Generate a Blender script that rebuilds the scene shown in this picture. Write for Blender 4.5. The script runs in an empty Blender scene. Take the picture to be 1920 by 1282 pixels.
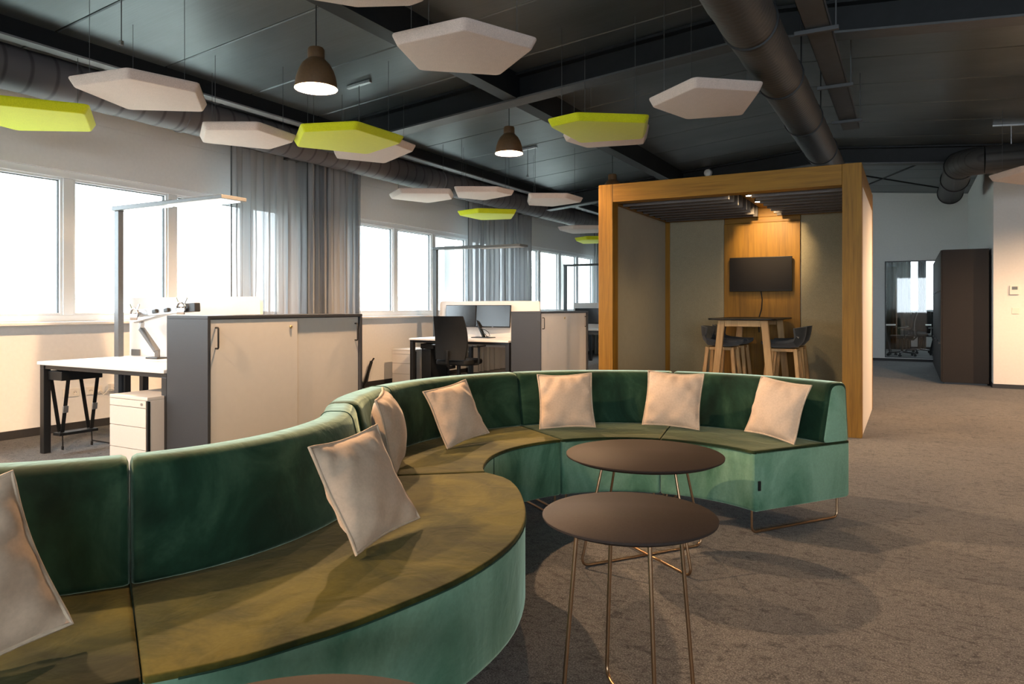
import bpy, bmesh, math, random
from mathutils import Vector, Matrix, Euler
R = math.radians
PI = math.pi
random.seed(4)
SC = bpy.context.scene
COL = SC.collection

# ------------------------------------------------------------------ camera
cam = bpy.data.cameras.new('camera')
camo = bpy.data.objects.new('camera', cam)
COL.objects.link(camo)
SC.camera = camo
FPX = 1340.0
cam.sensor_fit = 'HORIZONTAL'
cam.sensor_width = 36.0
cam.lens = 36.0 * FPX / 1920.0
cam.shift_y = -(641.0 - 575.0) / 1920.0
cam.clip_start = 0.05
camo.location = (0, 0, 1.18)
YAW = math.atan(745.0 / 1340.0)
camo.rotation_euler = (R(90), 0, YAW)

# ------------------------------------------------------------------ world, exposure
SC.view_settings.view_transform = 'Standard'
SC.view_settings.look = 'None'
SC.view_settings.gamma = 1.0
SC.view_settings.use_curve_mapping = False
SC.view_settings.exposure = 1.2
w = bpy.data.worlds.new('overcast_sky')
SC.world = w
w.use_nodes = True
wn = w.node_tree
wn.nodes['Background'].inputs['Color'].default_value = (0.82, 0.92, 1.0, 1)
SKY = 5.5
wn.nodes['Background'].inputs['Strength'].default_value = SKY
try:
    SC.cycles.use_denoising = True
    SC.cycles.denoiser = 'OPENIMAGEDENOISE'
    SC.cycles.max_bounces = 8
    SC.cycles.diffuse_bounces = 5
    SC.cycles.glossy_bounces = 4
    SC.cycles.transparent_max_bounces = 16
    SC.cycles.sample_clamp_indirect = 6.0
    SC.cycles.caustics_reflective = False
    SC.cycles.caustics_refractive = False
except Exception:
    pass

PENDANT_W = 200.0       # warm bulb in each pendant shade
POD_SPOT_W = 9.0
WARM = (1.0, 0.62, 0.34)

def portal(loc, rot, sx, sy):
    l = bpy.data.lights.new('window_daylight', 'AREA')
    l.shape = 'RECTANGLE'; l.size = sx; l.size_y = sy
    l.cycles.is_portal = True
    o = bpy.data.objects.new('window_daylight', l)
    o.location = loc; o.rotation_euler = rot
    COL.objects.link(o)

# ------------------------------------------------------------------ materials
M = {}
def nodes_of(name):
    m = bpy.data.materials.new(name); m.use_nodes = True
    nt = m.node_tree
    b = nt.nodes['Principled BSDF']
    return m, nt, b
def N(nt, t, **kw):
    n = nt.nodes.new(t)
    for k, v in kw.items():
        if k.startswith('in_'):
            n.inputs[k[3:].replace('_', ' ')].default_value = v
        else:
            setattr(n, k, v)
    return n
def coords(nt, scale=(1, 1, 1), kind='Object'):
    tc = N(nt, 'ShaderNodeTexCoord'); mp = N(nt, 'ShaderNodeMapping')
    mp.inputs['Scale'].default_value = scale
    nt.links.new(tc.outputs[kind], mp.inputs['Vector'])
    return mp.outputs['Vector']
def ramp(nt, fac, stops):
    r = N(nt, 'ShaderNodeValToRGB')
    e = r.color_ramp.elements
    while len(e) < len(stops): e.new(0.5)
    for el, (p, c) in zip(e, stops):
        el.position = p; el.color = (*c, 1)
    nt.links.new(fac, r.inputs['Fac'])
    return r.outputs['Color']
def noise(nt, vec, scale, detail=4, rough=0.55, dist=0.0):
    n = N(nt, 'ShaderNodeTexNoise')
    n.inputs['Scale'].default_value = scale; n.inputs['Detail'].default_value = detail
    n.inputs['Roughness'].default_value = rough; n.inputs['Distortion'].default_value = dist
    nt.links.new(vec, n.inputs['Vector'])
    return n.outputs['Fac']
def bump(nt, h, strength, dist, b):
    n = N(nt, 'ShaderNodeBump')
    n.inputs['Strength'].default_value = strength; n.inputs['Distance'].default_value = dist
    nt.links.new(h, n.inputs['Height']); nt.links.new(n.outputs['Normal'], b.inputs['Normal'])
def mixc(nt, fac, a, bcol, mode='MIX'):
    n = N(nt, 'ShaderNodeMix'); n.data_type = 'RGBA'; n.blend_type = mode
    if isinstance(fac, (int, float)): n.inputs[0].default_value = fac
    else: nt.links.new(fac, n.inputs[0])
    for s, v in ((6, a), (7, bcol)):
        if isinstance(v, tuple): n.inputs[s].default_value = (*v, 1)
        else: nt.links.new(v, n.inputs[s])
    return n.outputs[2]

def plain(name, c, rough=0.5, metal=0.0, spec=0.5, grain=0.0, gscale=60, bmp=0.0, emit=None):
    m, nt, b = nodes_of(name)
    b.inputs['Roughness'].default_value = rough; b.inputs['Metallic'].default_value = metal
    b.inputs['Specular IOR Level'].default_value = spec
    v = coords(nt)
    f = noise(nt, v, gscale, 3)
    d = tuple(x * (1 - grain) for x in c); u = tuple(min(1, x * (1 + grain)) for x in c)
    nt.links.new(ramp(nt, f, [(0.3, d), (0.7, u)]), b.inputs['Base Color'])
    if bmp: bump(nt, f, bmp, 0.002, b)
    if emit:
        b.inputs['Emission Color'].default_value = (*emit[0], 1); b.inputs['Emission Strength'].default_value = emit[1]
    M[name] = m
    return m

def velvet(name, stops, sheen=(0.75, 1.0, 0.78), sw=0.9, sr=0.35, scale=3.0, bmp=0.25, stretch=(1, 1, 1)):
    m, nt, b = nodes_of(name)
    v = coords(nt)
    f = noise(nt, coords(nt, stretch), scale, 5, 0.6, 0.8)
    f2 = noise(nt, v, 90, 2)
    c = ramp(nt, f, stops)
    c = mixc(nt, 0.16, c, ramp(nt, f2, [(0.3, (0.3, 0.3, 0.3)), (0.7, (1, 1, 1))]), 'MULTIPLY')
    nt.links.new(c, b.inputs['Base Color'])
    b.inputs['Roughness'].default_value = 0.75
    b.inputs['Specular IOR Level'].default_value = 0.15
    b.inputs['Sheen Weight'].default_value = sw
    b.inputs['Sheen Roughness'].default_value = sr
    b.inputs['Sheen Tint'].default_value = (*sheen, 1)
    a = N(nt, 'ShaderNodeMath', operation='ADD')
    w1 = noise(nt, v, 7, 3, 0.5, 1.2)
    s = N(nt, 'ShaderNodeMath', operation='MULTIPLY'); s.inputs[1].default_value = 0.06
    nt.links.new(f2, s.inputs[0]); nt.links.new(w1, a.inputs[0]); nt.links.new(s.outputs[0], a.inputs[1])
    bump(nt, a.outputs[0], bmp, 0.02, b)
    M[name] = m
    return m

def wood(name, axis, c1=(0.195, 0.092, 0.009), c2=(0.285, 0.140, 0.014)):
    m, nt, b = nodes_of(name)
    sc = [26, 26, 26]; sc[axis] = 1.2
    v = coords(nt, tuple(sc))
    f = noise(nt, v, 1.0, 6, 0.6, 0.6)
    sc2 = [140, 140, 140]; sc2[axis] = 4
    f2 = noise(nt, coords(nt, tuple(sc2)), 1.0, 3)
    c = ramp(nt, f, [(0.3, c1), (0.55, c2), (0.75, tuple(x * 1.08 for x in c2))])
    c = mixc(nt, 0.35, c, ramp(nt, f2, [(0.35, (0.55, 0.5, 0.45)), (0.6, (1, 1, 1))]), 'MULTIPLY')
    nt.links.new(c, b.inputs['Base Color'])
    b.inputs['Roughness'].default_value = 0.5
    b.inputs['Specular IOR Level'].default_value = 0.3
    bump(nt, f2, 0.08, 0.002, b)
    M[name] = m

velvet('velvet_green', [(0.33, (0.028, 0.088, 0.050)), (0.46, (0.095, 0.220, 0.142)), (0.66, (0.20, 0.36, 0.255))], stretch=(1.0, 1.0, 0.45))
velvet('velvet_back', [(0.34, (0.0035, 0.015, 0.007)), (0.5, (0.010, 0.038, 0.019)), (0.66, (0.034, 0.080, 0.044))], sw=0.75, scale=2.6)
velvet('velvet_olive_lit', [(0.33, (0.006, 0.011, 0.004)), (0.46, (0.034, 0.038, 0.008)), (0.64, (0.100, 0.090, 0.016))],
       sheen=(1.0, 0.8, 0.4), sw=0.22, scale=2.6)  # seat velvet with the warmth of the lamplight put into its olive colour
velvet('velvet_seat_shaded', [(0.32, (0.003, 0.010, 0.004)), (0.48, (0.008, 0.022, 0.008)), (0.68, (0.030, 0.040, 0.011))], sheen=(0.9, 0.9, 0.5), sw=0.35)  # same seat velvet, colour darkened and greened where less lamplight falls
velvet('velvet_beige', [(0.3, (0.57, 0.425, 0.305)), (0.7, (0.63, 0.48, 0.355))], sheen=(1, 0.92, 0.85), sw=0.4, scale=2.5, bmp=0.02)
plain('seam_green', (0.012, 0.05, 0.03), 0.9, grain=0.2)
plain('piping_beige', (0.5, 0.39, 0.28), 0.8, grain=0.1)
plain('copper', (0.40, 0.26, 0.155), 0.33, 1.0, grain=0.05)
plain('bronze', (0.30, 0.20, 0.12), 0.35, 1.0, grain=0.05)
plain('table_brown', (0.034, 0.026, 0.023), 0.62, spec=0.15, grain=0.10, gscale=160, bmp=0.02)
plain('table_edge', (0.05, 0.035, 0.03), 0.4, grain=0.1)
plain('white_wall', (0.80, 0.795, 0.785), 0.85, spec=0.2, grain=0.02, gscale=30, bmp=0.04)
plain('pod_outer', (0.74, 0.70, 0.66), 0.7, grain=0.02)
plain('black_skirting', (0.025, 0.025, 0.027), 0.5, grain=0.1)
plain('frame_white', (0.82, 0.84, 0.86), 0.35, grain=0.01)
plain('gasket', (0.10, 0.105, 0.11), 0.6, grain=0.05)
plain('sill_white', (0.80, 0.78, 0.76), 0.3, grain=0.02)
plain('steel_dark', (0.011, 0.013, 0.015), 0.5, 0.0, 0.25, grain=0.12, gscale=12)
plain('purlin_grey', (0.20, 0.205, 0.21), 0.5, grain=0.06, gscale=12)
plain('steel_flange', (0.075, 0.08, 0.085), 0.5, 0.0, grain=0.1, gscale=12)
plain('galvanised', (0.45, 0.46, 0.47), 0.35, 1.0, grain=0.08)
plain('anthracite', (0.036, 0.040, 0.048), 0.45, spec=0.4, grain=0.15, gscale=200)
plain('black_metal', (0.012, 0.013, 0.015), 0.4, grain=0.1)
plain('black_plastic', (0.008, 0.009, 0.010), 0.45, spec=0.3, grain=0.1)
plain('chair_fabric', (0.008, 0.009, 0.010), 0.7, spec=0.2, grain=0.25, gscale=300, bmp=0.1)
plain('screen_black', (0.014, 0.012, 0.012), 0.5, spec=0.15, grain=0.02)
plain('screen_matte', (0.012, 0.013, 0.014), 0.2, spec=0.8, grain=0.02)
plain('white_laminate', (0.80, 0.79, 0.77), 0.35, grain=0.01)
plain('door_cream', (0.62, 0.59, 0.55), 0.45, grain=0.015, gscale=20)
plain('pedestal_white', (0.72, 0.68, 0.64), 0.45, grain=0.015)
plain('lamp_grey', (0.15, 0.155, 0.16), 0.4, 0.3, grain=0.05)
plain('lamp_dark', (0.06, 0.07, 0.075), 0.45, grain=0.05)
plain('chrome', (0.6, 0.6, 0.6), 0.2, 1.0, grain=0.02)
plain('silver', (0.45, 0.46, 0.47), 0.35, 0.9, grain=0.04)
plain('brass', (0.6, 0.48, 0.25), 0.3, 1.0, grain=0.05)
plain('wardrobe_dark', (0.022, 0.019, 0.018), 0.55, spec=0.2, grain=0.12, gscale=150)
plain('lamp_shade', (0.11, 0.062, 0.028), 0.5, grain=0.1)
plain('shade_inside', (0.85, 0.80, 0.70), 0.5, grain=0.02)
plain('bulb', (1, 0.9, 0.8), 0.5, emit=((1.0, 0.78, 0.5), 60.0))
plain('spot_lens', (1, 0.95, 0.85), 0.5, emit=((1.0, 0.85, 0.6), 30.0))
plain('led_diffuser', (0.95, 0.95, 0.95), 0.5, emit=((1.0, 0.97, 0.9), 2.2))
plain('led_off', (0.55, 0.55, 0.55), 0.5)
plain('socket_white', (0.80, 0.76, 0.70), 0.4, grain=0.01)
plain('lcd_grey', (0.10, 0.10, 0.075), 0.3)
plain('baffle_grey', (0.115, 0.105, 0.105), 0.9, grain=0.2, gscale=200, bmp=0.1)
plain('far_leaf', (0.74, 0.80, 0.68), 0.9, grain=0.3, gscale=3)  # leaf colour paled to stand in for haze and overexposure outside
plain('far_house', (0.8, 0.78, 0.75), 0.9, grain=0.05)
plain('far_roof', (0.55, 0.5, 0.47), 0.9, grain=0.1)
plain('far_ground', (0.5, 0.52, 0.45), 0.9, grain=0.2, gscale=0.3)
plain('divider_fabric', (0.72, 0.70, 0.68), 0.9, grain=0.05, gscale=300, bmp=0.1)
plain('divider_edge', (0.72, 0.55, 0.44), 0.9, grain=0.05, gscale=300)
def felt(name, c):
    m, nt, b = nodes_of(name)
    v = coords(nt)
    f = noise(nt, v, 160, 3, 0.7); g = noise(nt, v, 18, 3)
    col = ramp(nt, f, [(0.3, tuple(x * 0.80 for x in c)), (0.7, tuple(min(1, x * 1.12) for x in c))])
    nt.links.new(mixc(nt, 0.2, col, ramp(nt, g, [(0.3, (0.7, 0.7, 0.7)), (0.7, (1, 1, 1))]), 'MULTIPLY'), b.inputs['Base Color'])
    b.inputs['Roughness'].default_value = 0.95; b.inputs['Specular IOR Level'].default_value = 0.1
    b.inputs['Sheen Weight'].default_value = 0.2
    bump(nt, f, 0.25, 0.002, b)
    M[name] = m
felt('felt_beige', (0.62, 0.52, 0.47))
felt('felt_lime', (0.58, 0.62, 0.015))
felt('pod_fabric', (0.34, 0.30, 0.21))
felt('stool_felt', (0.050, 0.055, 0.062))
wood('oak_z', 2); wood('oak_x', 0); wood('oak_y', 1)
wood('ash_leg', 2, (0.42, 0.25, 0.11), (0.56, 0.36, 0.17))

def carpet():
    m, nt, b = nodes_of('carpet')
    v = coords(nt)
    fine = noise(nt, v, 170, 3, 0.7)
    mid = noise(nt, v, 34, 5, 0.75, 0.5)
    big = noise(nt, v, 1.1, 4, 0.6, 0.6)
    # worn crackle lines printed in the pile
    vs = coords(nt, (1.0, 1.7, 1.0))
    crk = noise(nt, vs, 9, 8, 0.8, 1.5)
    c = ramp(nt, fine, [(0.32, (0.036, 0.035, 0.034)), (0.5, (0.138, 0.136, 0.132)), (0.7, (0.32, 0.315, 0.31))])
    c = mixc(nt, 0.75, c, ramp(nt, mid, [(0.36, (0.42, 0.40, 0.40)), (0.52, (1, 1, 1))]), 'MULTIPLY')
    c = mixc(nt, 0.8, c, ramp(nt, crk, [(0.40, (0.30, 0.29, 0.29)), (0.47, (1, 1, 1))]), 'MULTIPLY')
    c = mixc(nt, 0.45, c, ramp(nt, big, [(0.35, (0.70, 0.70, 0.74)), (0.65, (1.12, 1.08, 1.02))]), 'MULTIPLY')
    # faint joints of the carpet planks
    br = N(nt, 'ShaderNodeTexBrick')
    br.inputs['Color1'].default_value = (1, 1, 1, 1); br.inputs['Color2'].default_value = (0.86, 0.86, 0.88, 1)
    br.inputs['Mortar'].default_value = (0.62, 0.62, 0.62, 1)
    br.inputs['Scale'].default_value = 1.0; br.inputs['Mortar Size'].default_value = 0.003
    br.inputs['Brick Width'].default_value = 0.5; br.inputs['Row Height'].default_value = 0.5
    nt.links.new(v, br.inputs['Vector'])
    c = mixc(nt, 0.6, c, br.outputs['Color'], 'MULTIPLY')
    nt.links.new(c, b.inputs['Base Color'])
    b.inputs['Roughness'].default_value = 0.95; b.inputs['Specular IOR Level'].default_value = 0.08
    b.inputs['Sheen Weight'].default_value = 0.15
    a = N(nt, 'ShaderNodeMath', operation='ADD')
    nt.links.new(fine, a.inputs[0]); nt.links.new(mid, a.inputs[1])
    bump(nt, a.outputs[0], 0.5, 0.004, b)
    M['carpet'] = m
carpet()

def deck():
    m, nt, b = nodes_of('deck_metal')
    f = noise(nt, coords(nt, (1.2, 160, 1)), 1.0, 3)
    g = noise(nt, coords(nt, (0.8, 1.4, 1)), 1.0, 4)
    c = ramp(nt, g, [(0.3, (0.105, 0.125, 0.134)), (0.7, (0.165, 0.190, 0.202))])
    c = mixc(nt, 0.3, c, ramp(nt, f, [(0.35, (0.6, 0.6, 0.6)), (0.65, (1, 1, 1))]), 'MULTIPLY')
    nt.links.new(c, b.inputs['Base Color'])
    b.inputs['Roughness'].default_value = 0.44
    b.inputs['Specular IOR Level'].default_value = 0.9; b.inputs['Metallic'].default_value = 0.6
    bump(nt, f, 0.15, 0.004, b)
    M['deck_metal'] = m
deck()

def duct_mat(name, c, axis, ribs):
    m, nt, b = nodes_of(name)
    wv = N(nt, 'ShaderNodeTexWave', wave_type='BANDS', bands_direction='XYZ'[axis])
    wv.inputs['Scale'].default_value = ribs; wv.inputs['Distortion'].default_value = 0.15
    nt.links.new(coords(nt), wv.inputs['Vector'])
    nt.links.new(ramp(nt, wv.outputs['Fac'], [(0.0, tuple(x * 0.5 for x in c)), (0.10, c), (1.0, c)]), b.inputs['Base Color'])
    b.inputs['Roughness'].default_value = 0.55; b.inputs['Metallic'].default_value = 0.0; b.inputs['Specular IOR Level'].default_value = 0.35
    bump(nt, wv.outputs['Fac'], 0.25, 0.008, b)
    M[name] = m
duct_mat('duct_black', (0.052, 0.051, 0.050), 1, 5.5)
duct_mat('duct_hose', (0.135, 0.125, 0.13), 1, 1.6)

def voile(name, c, transp):
    m, nt, b = nodes_of(name)
    out = nt.nodes['Material Output']
    d = N(nt, 'ShaderNodeBsdfDiffuse'); t = N(nt, 'ShaderNodeBsdfTranslucent'); tr = N(nt, 'ShaderNodeBsdfTransparent')
    f = noise(nt, coords(nt, (30, 30, 0.6)), 1.0, 3)
    wv = noise(nt, coords(nt, (500, 500, 500)), 1.0, 2)
    col = ramp(nt, f, [(0.3, tuple(x * 0.8 for x in c)), (0.7, c)])
    nt.links.new(col, d.inputs['Color']); nt.links.new(col, t.inputs['Color'])
    tr.inputs['Color'].default_value = (0.90, 0.90, 0.90, 1)
    m1 = N(nt, 'ShaderNodeMixShader'); m1.inputs[0].default_value = 0.22
    nt.links.new(d.outputs[0], m1.inputs[1]); nt.links.new(t.outputs[0], m1.inputs[2])
    m2 = N(nt, 'ShaderNodeMixShader')
    mr = N(nt, 'ShaderNodeMapRange'); mr.inputs['To Min'].default_value = max(0.0, transp - 0.05); mr.inputs['To Max'].default_value = transp + (0.06 if transp > 0 else 0.008)
    mr.inputs['From Min'].default_value = 0.3; mr.inputs['From Max'].default_value = 0.7
    nt.links.new(f, mr.inputs['Value'])
    nt.links.new(mr.outputs[0], m2.inputs[0])
    nt.links.new(m1.outputs[0], m2.inputs[1]); nt.links.new(tr.outputs[0], m2.inputs[2])
    nt.links.new(m2.outputs[0], out.inputs['Surface'])
    M[name] = m
voile('voile_grey', (0.42, 0.43, 0.445), 0.075)
voile('voile_dense', (0.07, 0.075, 0.072), 0.0)

def glass(name, tint, gl):
    m, nt, b = nodes_of(name)
    out = nt.nodes['Material Output']
    tr = N(nt, 'ShaderNodeBsdfTransparent'); tr.inputs['Color'].default_value = (*tint, 1)
    g = N(nt, 'ShaderNodeBsdfGlossy'); g.inputs['Roughness'].default_value = 0.02
    lw = N(nt, 'ShaderNodeLayerWeight'); lw.inputs['Blend'].default_value = 0.5
    pw = N(nt, 'ShaderNodeMath', operation='POWER'); pw.inputs[1].default_value = 5.0
    nt.links.new(lw.outputs['Facing'], pw.inputs[0])
    mr = N(nt, 'ShaderNodeMapRange'); mr.inputs['To Min'].default_value = gl; mr.inputs['To Max'].default_value = 0.6
    nt.links.new(pw.outputs[0], mr.inputs['Value'])
    mx = N(nt, 'ShaderNodeMixShader')
    nt.links.new(mr.outputs[0], mx.inputs[0])
    nt.links.new(tr.outputs[0], mx.inputs[1]); nt.links.new(g.outputs[0], mx.inputs[2])
    nt.links.new(mx.outputs[0], out.inputs['Surface'])
    M[name] = m
glass('window_glass', (0.95, 0.97, 0.97), 0.05)

# ------------------------------------------------------------------ mesh helpers
class B:
    def __init__(s): s.bm = bmesh.new()
    def box(s, x0, x1, y0, y1, z0, z1, bev=0.0, mat=None, seg=2):
        t = bmesh.new()
        bmesh.ops.create_cube(t, size=1.0)
        bmesh.ops.scale(t, vec=(abs(x1 - x0), abs(y1 - y0), abs(z1 - z0)), verts=t.verts)
        bmesh.ops.translate(t, vec=((x0 + x1) / 2, (y0 + y1) / 2, (z0 + z1) / 2), verts=t.verts)
        if bev: bmesh.ops.bevel(t, geom=t.edges[:], offset=bev, segments=seg, affect='EDGES', profile=0.5)
        s.add(t, mat); return s
    def add(s, t, mat=None):
        if mat is not None: bmesh.ops.transform(t, matrix=mat, verts=t.verts)
        me = bpy.data.meshes.new('t'); t.to_mesh(me); t.free()
        s.bm.from_mesh(me); bpy.data.meshes.remove(me)
    def bar(s, p, q, w, h, bev=0.0, upv=(0, 0, 1)):
        p = Vector(p); q = Vector(q); d = q - p; L = d.length; d.normalize()
        u = Vector(upv)
        if abs(d.dot(u)) > 0.98: u = Vector((0, 1, 0))
        x = d.cross(u).normalized(); z = x.cross(d).normalized()
        m = Matrix((x, d, z)).transposed().to_4x4(); m.translation = (p + q) / 2
        return s.box(-w / 2, w / 2, -L / 2, L / 2, -h / 2, h / 2, bev, m)
    def tube(s, pts, r, n=10, closed=False, r2=None):
        pts = [Vector(p) for p in pts]; k = len(pts)
        tang = []
        for i in range(k):
            a = pts[i - 1] if (i > 0 or closed) else pts[i]
            c = pts[(i + 1) % k] if (i < k - 1 or closed) else pts[i]
            tang.append((c - a).normalized())
        u = Vector((0, 0, 1))
        if abs(tang[0].dot(u)) > 0.9: u = Vector((1, 0, 0))
        u = (u - tang[0] * u.dot(tang[0])).normalized()
        rings = []
        for i in range(k):
            u = (u - tang[i] * u.dot(tang[i])).normalized(); v = tang[i].cross(u)
            rr = r if r2 is None else r + (r2 - r) * i / (k - 1)
            rings.append([s.bm.verts.new(pts[i] + (u * math.cos(2 * PI * j / n) + v * math.sin(2 * PI * j / n)) * rr) for j in range(n)])
        for i in range(k if closed else k - 1):
            a, b = rings[i], rings[(i + 1) % k]
            for j in range(n):
                s.bm.faces.new((a[j], a[(j + 1) % n], b[(j + 1) % n], b[j]))
        if not closed:
            s.bm.faces.new(rings[0][::-1]); s.bm.faces.new(rings[-1])
        return s
    def lathe(s, prof, c=(0, 0, 0), n=40, axis=2, close=False):
        rings = []
        for (r, z) in prof:
            ring = []
            for j in range(n):
                a = 2 * PI * j / n; x, y = r * math.cos(a), r * math.sin(a)
                p = (x, y, z) if axis == 2 else ((x, z, y) if axis == 1 else (z, x, y))
                ring.append(s.bm.verts.new((p[0] + c[0], p[1] + c[1], p[2] + c[2])))
            rings.append(ring)
        for a, b in zip(rings[:-1], rings[1:]):
            for j in range(n): s.bm.faces.new((a[j], a[(j + 1) % n], b[(j + 1) % n], b[j]))
        if close:
            s.bm.faces.new(rings[0][::-1]); s.bm.faces.new(rings[-1])
        return s
    def loft(s, loops, cap=True):
        rs = [[s.bm.verts.new(p) for p in l] for l in loops]; n = len(rs[0])
        for a, b in zip(rs[:-1], rs[1:]):
            for j in range(n): s.bm.faces.new((a[j], a[(j + 1) % n], b[(j + 1) % n], b[j]))
        if cap: s.bm.faces.new(rs[0][::-1]); s.bm.faces.new(rs[-1])
        return s
    def obj(s, name, mat, parent=None, smooth=False, loc=None, rot=None):
        bmesh.ops.recalc_face_normals(s.bm, faces=s.bm.faces[:])
        me = bpy.data.meshes.new(name); s.bm.to_mesh(me); s.bm.free()
        me.materials.append(M[mat] if isinstance(mat, str) else mat)
        if smooth:
            me.polygons.foreach_set('use_smooth', [True] * len(me.polygons))
            try: me.set_sharp_from_angle(angle=R(38))
            except Exception: pass
        o = bpy.data.objects.new(name, me); COL.objects.link(o)
        if parent: o.parent = parent
        if loc: o.location = loc
        if rot: o.rotation_euler = rot
        return o

def thing(name, label, cat, loc=(0, 0, 0), rz=0.0, group=None):
    o = bpy.data.objects.new(name, None); COL.objects.link(o)
    o.empty_display_size = 0.1
    o.location = loc; o.rotation_euler = (0, 0, rz)
    o['label'] = label; o['category'] = cat
    if group: o['group'] = group
    return o
def tag(o, label, cat, group=None):
    o['label'] = label; o['category'] = cat
    if group: o['group'] = group
    return o
def struct(o, label=None, cat=None):
    o['kind'] = 'structure'
    if label: o['label'] = label
    if cat: o['category'] = cat
    return o
def copy_tree(o, parent=None):
    c = o.copy(); COL.objects.link(c)
    c.parent = parent
    for ch in list(o.children): copy_tree(ch, c)
    return c
def dup(root, loc, rz=None, label=None):
    c = copy_tree(root); c.location = loc
    if rz is not None: c.rotation_euler = (0, 0, rz)
    if label: c['label'] = label
    return c
def arc(c, r, a0, a1, n, z=None):
    return [(c[0] + r * math.cos(R(a0 + (a1 - a0) * i / n)), c[1] + r * math.sin(R(a0 + (a1 - a0) * i / n))) for i in range(n + 1)]
def fillet(poly, rad, n=4):
    out = []; k = len(poly)
    for i in range(k):
        p = Vector(poly[i]); a = Vector(poly[i - 1]) - p; b = Vector(poly[(i + 1) % k]) - p
        r = rad[i] if isinstance(rad, (list, tuple)) else rad
        if r <= 0: out += [tuple(p)] * (n + 1); continue
        la, lb = a.length, b.length; a.normalize(); b.normalize()
        ang = a.angle(b); d = min(r / math.tan(ang / 2), la * 0.48, lb * 0.48)
        p0, p1 = p + a * d, p + b * d
        for j in range(n + 1):
            t = j / n
            out.append(tuple((p0 * (1 - t) + p * t) * (1 - t) + (p * (1 - t) + p1 * t) * t))
    return out

# ------------------------------------------------------------------ room shell
XL, XR, YB, YF = -7.0, 7.0, -5.0, 17.67
RX, RZ, RS = -1.3, 3.75, 0.087           # ridge x, deck height at the ridge, roof slope
def roof(x): return RZ - RS * abs(x - RX)

fl = B(); fl.box(XL - 0.2, XR + 0.2, YB - 0.2, 24.0, -0.12, 0.0)
struct(fl.obj('floor', 'carpet'), 'grey brown mottled carpet floor running through the whole office', 'floor')

# window wall on the left, with a joint line high up
wl = B()
wl.box(-7.25, XL, YB, 24, -0.12, 1.04)
wl.box(-7.25, XL, YB, 24, 2.475, 2.965)
wl.box(-7.25, XL, YB, 24, 2.972, 3.32)
wl.box(-7.25, XL - 0.006, YB, 24, 2.96, 2.975)
PIERS = [(-5.0, -3.9), (6.66, 7.02), (12.85, 13.15), (16.9, 24.0)]
for a, b in PIERS: wl.box(-7.25, XL - 0.012, a, b, 1.04, 2.475)
struct(wl.obj('wall_left', 'white_wall'), 'long white wall with the ribbon of windows and hanging curtains', 'wall')
bb = B(); bb.box(XL, XL + 0.014, YB, YF, 0, 0.075, 0.003)
struct(bb.obj('baseboard_left', 'black_skirting'), 'dark skirting along the foot of the window wall', 'baseboard')
sl = B(); sl.box(XL - 0.05, XL + 0.16, YB, YF, 1.012, 1.04, 0.006)
struct(sl.obj('trim_1', 'sill_white'), 'long white window sill above the peach lit parapet', 'sill')

def window(name, y0, y1, mull, label, x=XL, flip=1):
    t = bpy.data.objects.new(name, None); COL.objects.link(t); t.location = (x, 0, 0)
    t['kind'] = 'structure'; t['label'] = label; t['category'] = 'window'
    f = B()
    f.box(-0.12, -0.02, y0, y1, 1.04, 1.10, 0.006); f.box(-0.12, -0.02, y0, y1, 2.405, 2.475, 0.006)
    f.box(-0.12, -0.02, y0, y0 + 0.06, 1.10, 2.405, 0.006); f.box(-0.12, -0.02, y1 - 0.06, y1, 1.10, 2.405, 0.006)
    f.obj('window_frame', 'frame_white', t)
    for m in mull:
        b = B(); b.box(-0.12, -0.02, m - 0.05, m + 0.05, 1.10, 2.405, 0.006); b.obj('mullion', 'frame_white', t)
    ed = [y0 + 0.06] + [v for m in mull for v in (m - 0.05, m + 0.05)] + [y1 - 0.06]
    for i in range(0, len(ed), 2):
        a, b = ed[i], ed[i + 1]
        if b - a < 0.05: continue
        s = B()
        s.box(-0.105, -0.035, a, a + 0.022, 1.10, 2.405, 0.003); s.box(-0.105, -0.035, b - 0.022, b, 1.10, 2.405, 0.003)
        s.box(-0.105, -0.035, a + .022, b - .022, 1.10, 1.122, 0.003); s.box(-0.105, -0.035, a + .022, b - .022, 2.383, 2.405, 0.003)
        so = s.obj('sash', 'frame_white', t)
        g = B()
        g.box(-0.085, -0.06, a + .022, a + .031, 1.122, 2.383); g.box(-0.085, -0.06, b - .031, b - .022, 1.122, 2.383)
        g.box(-0.085, -0.06, a + .031, b - .031, 2.374, 2.383)
        g.obj('gasket', 'gasket', so)
        p = B(); p.box(-0.078, -0.072, a + .031, b - .031, 1.122, 2.374); p.obj('pane', 'window_glass', so)
    return t
window('window_1', -3.9, 6.66, [-2.8, -1.7, -0.6, 0.6, 1.7, 2.81, 3.91, 5.01, 6.05], 'near bright ribbon window above the desk with the bare monitor arm')
window('window_2', 7.02, 12.85, [7.95, 8.89, 9.91, 10.98, 11.95], 'middle bright ribbon window between the two grey curtains')
window('window_3', 13.15, 16.9, [13.87, 14.9, 15.9], 'far bright ribbon window past the second curtain beside the wooden booth')
for a, b in ((-3.9, 6.66), (7.02, 12.85), (13.15, 16.9)):
    portal((XL - 0.15, (a + b) / 2, 1.76), (0, R(-90), 0), 1.36, b - a)

for k, (a, c) in enumerate(((10.72, 11.06), (15.55, 15.9))):
    b = B(); b.box(-7.62, -7.36, a, c, -4.5, 3.3, .01)
    struct(b.obj('facade_pillar', 'far_house'), ['pale pillar outside the middle window left of the second curtain', 'pale pillar outside the far window'][k], 'pillar')

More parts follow.
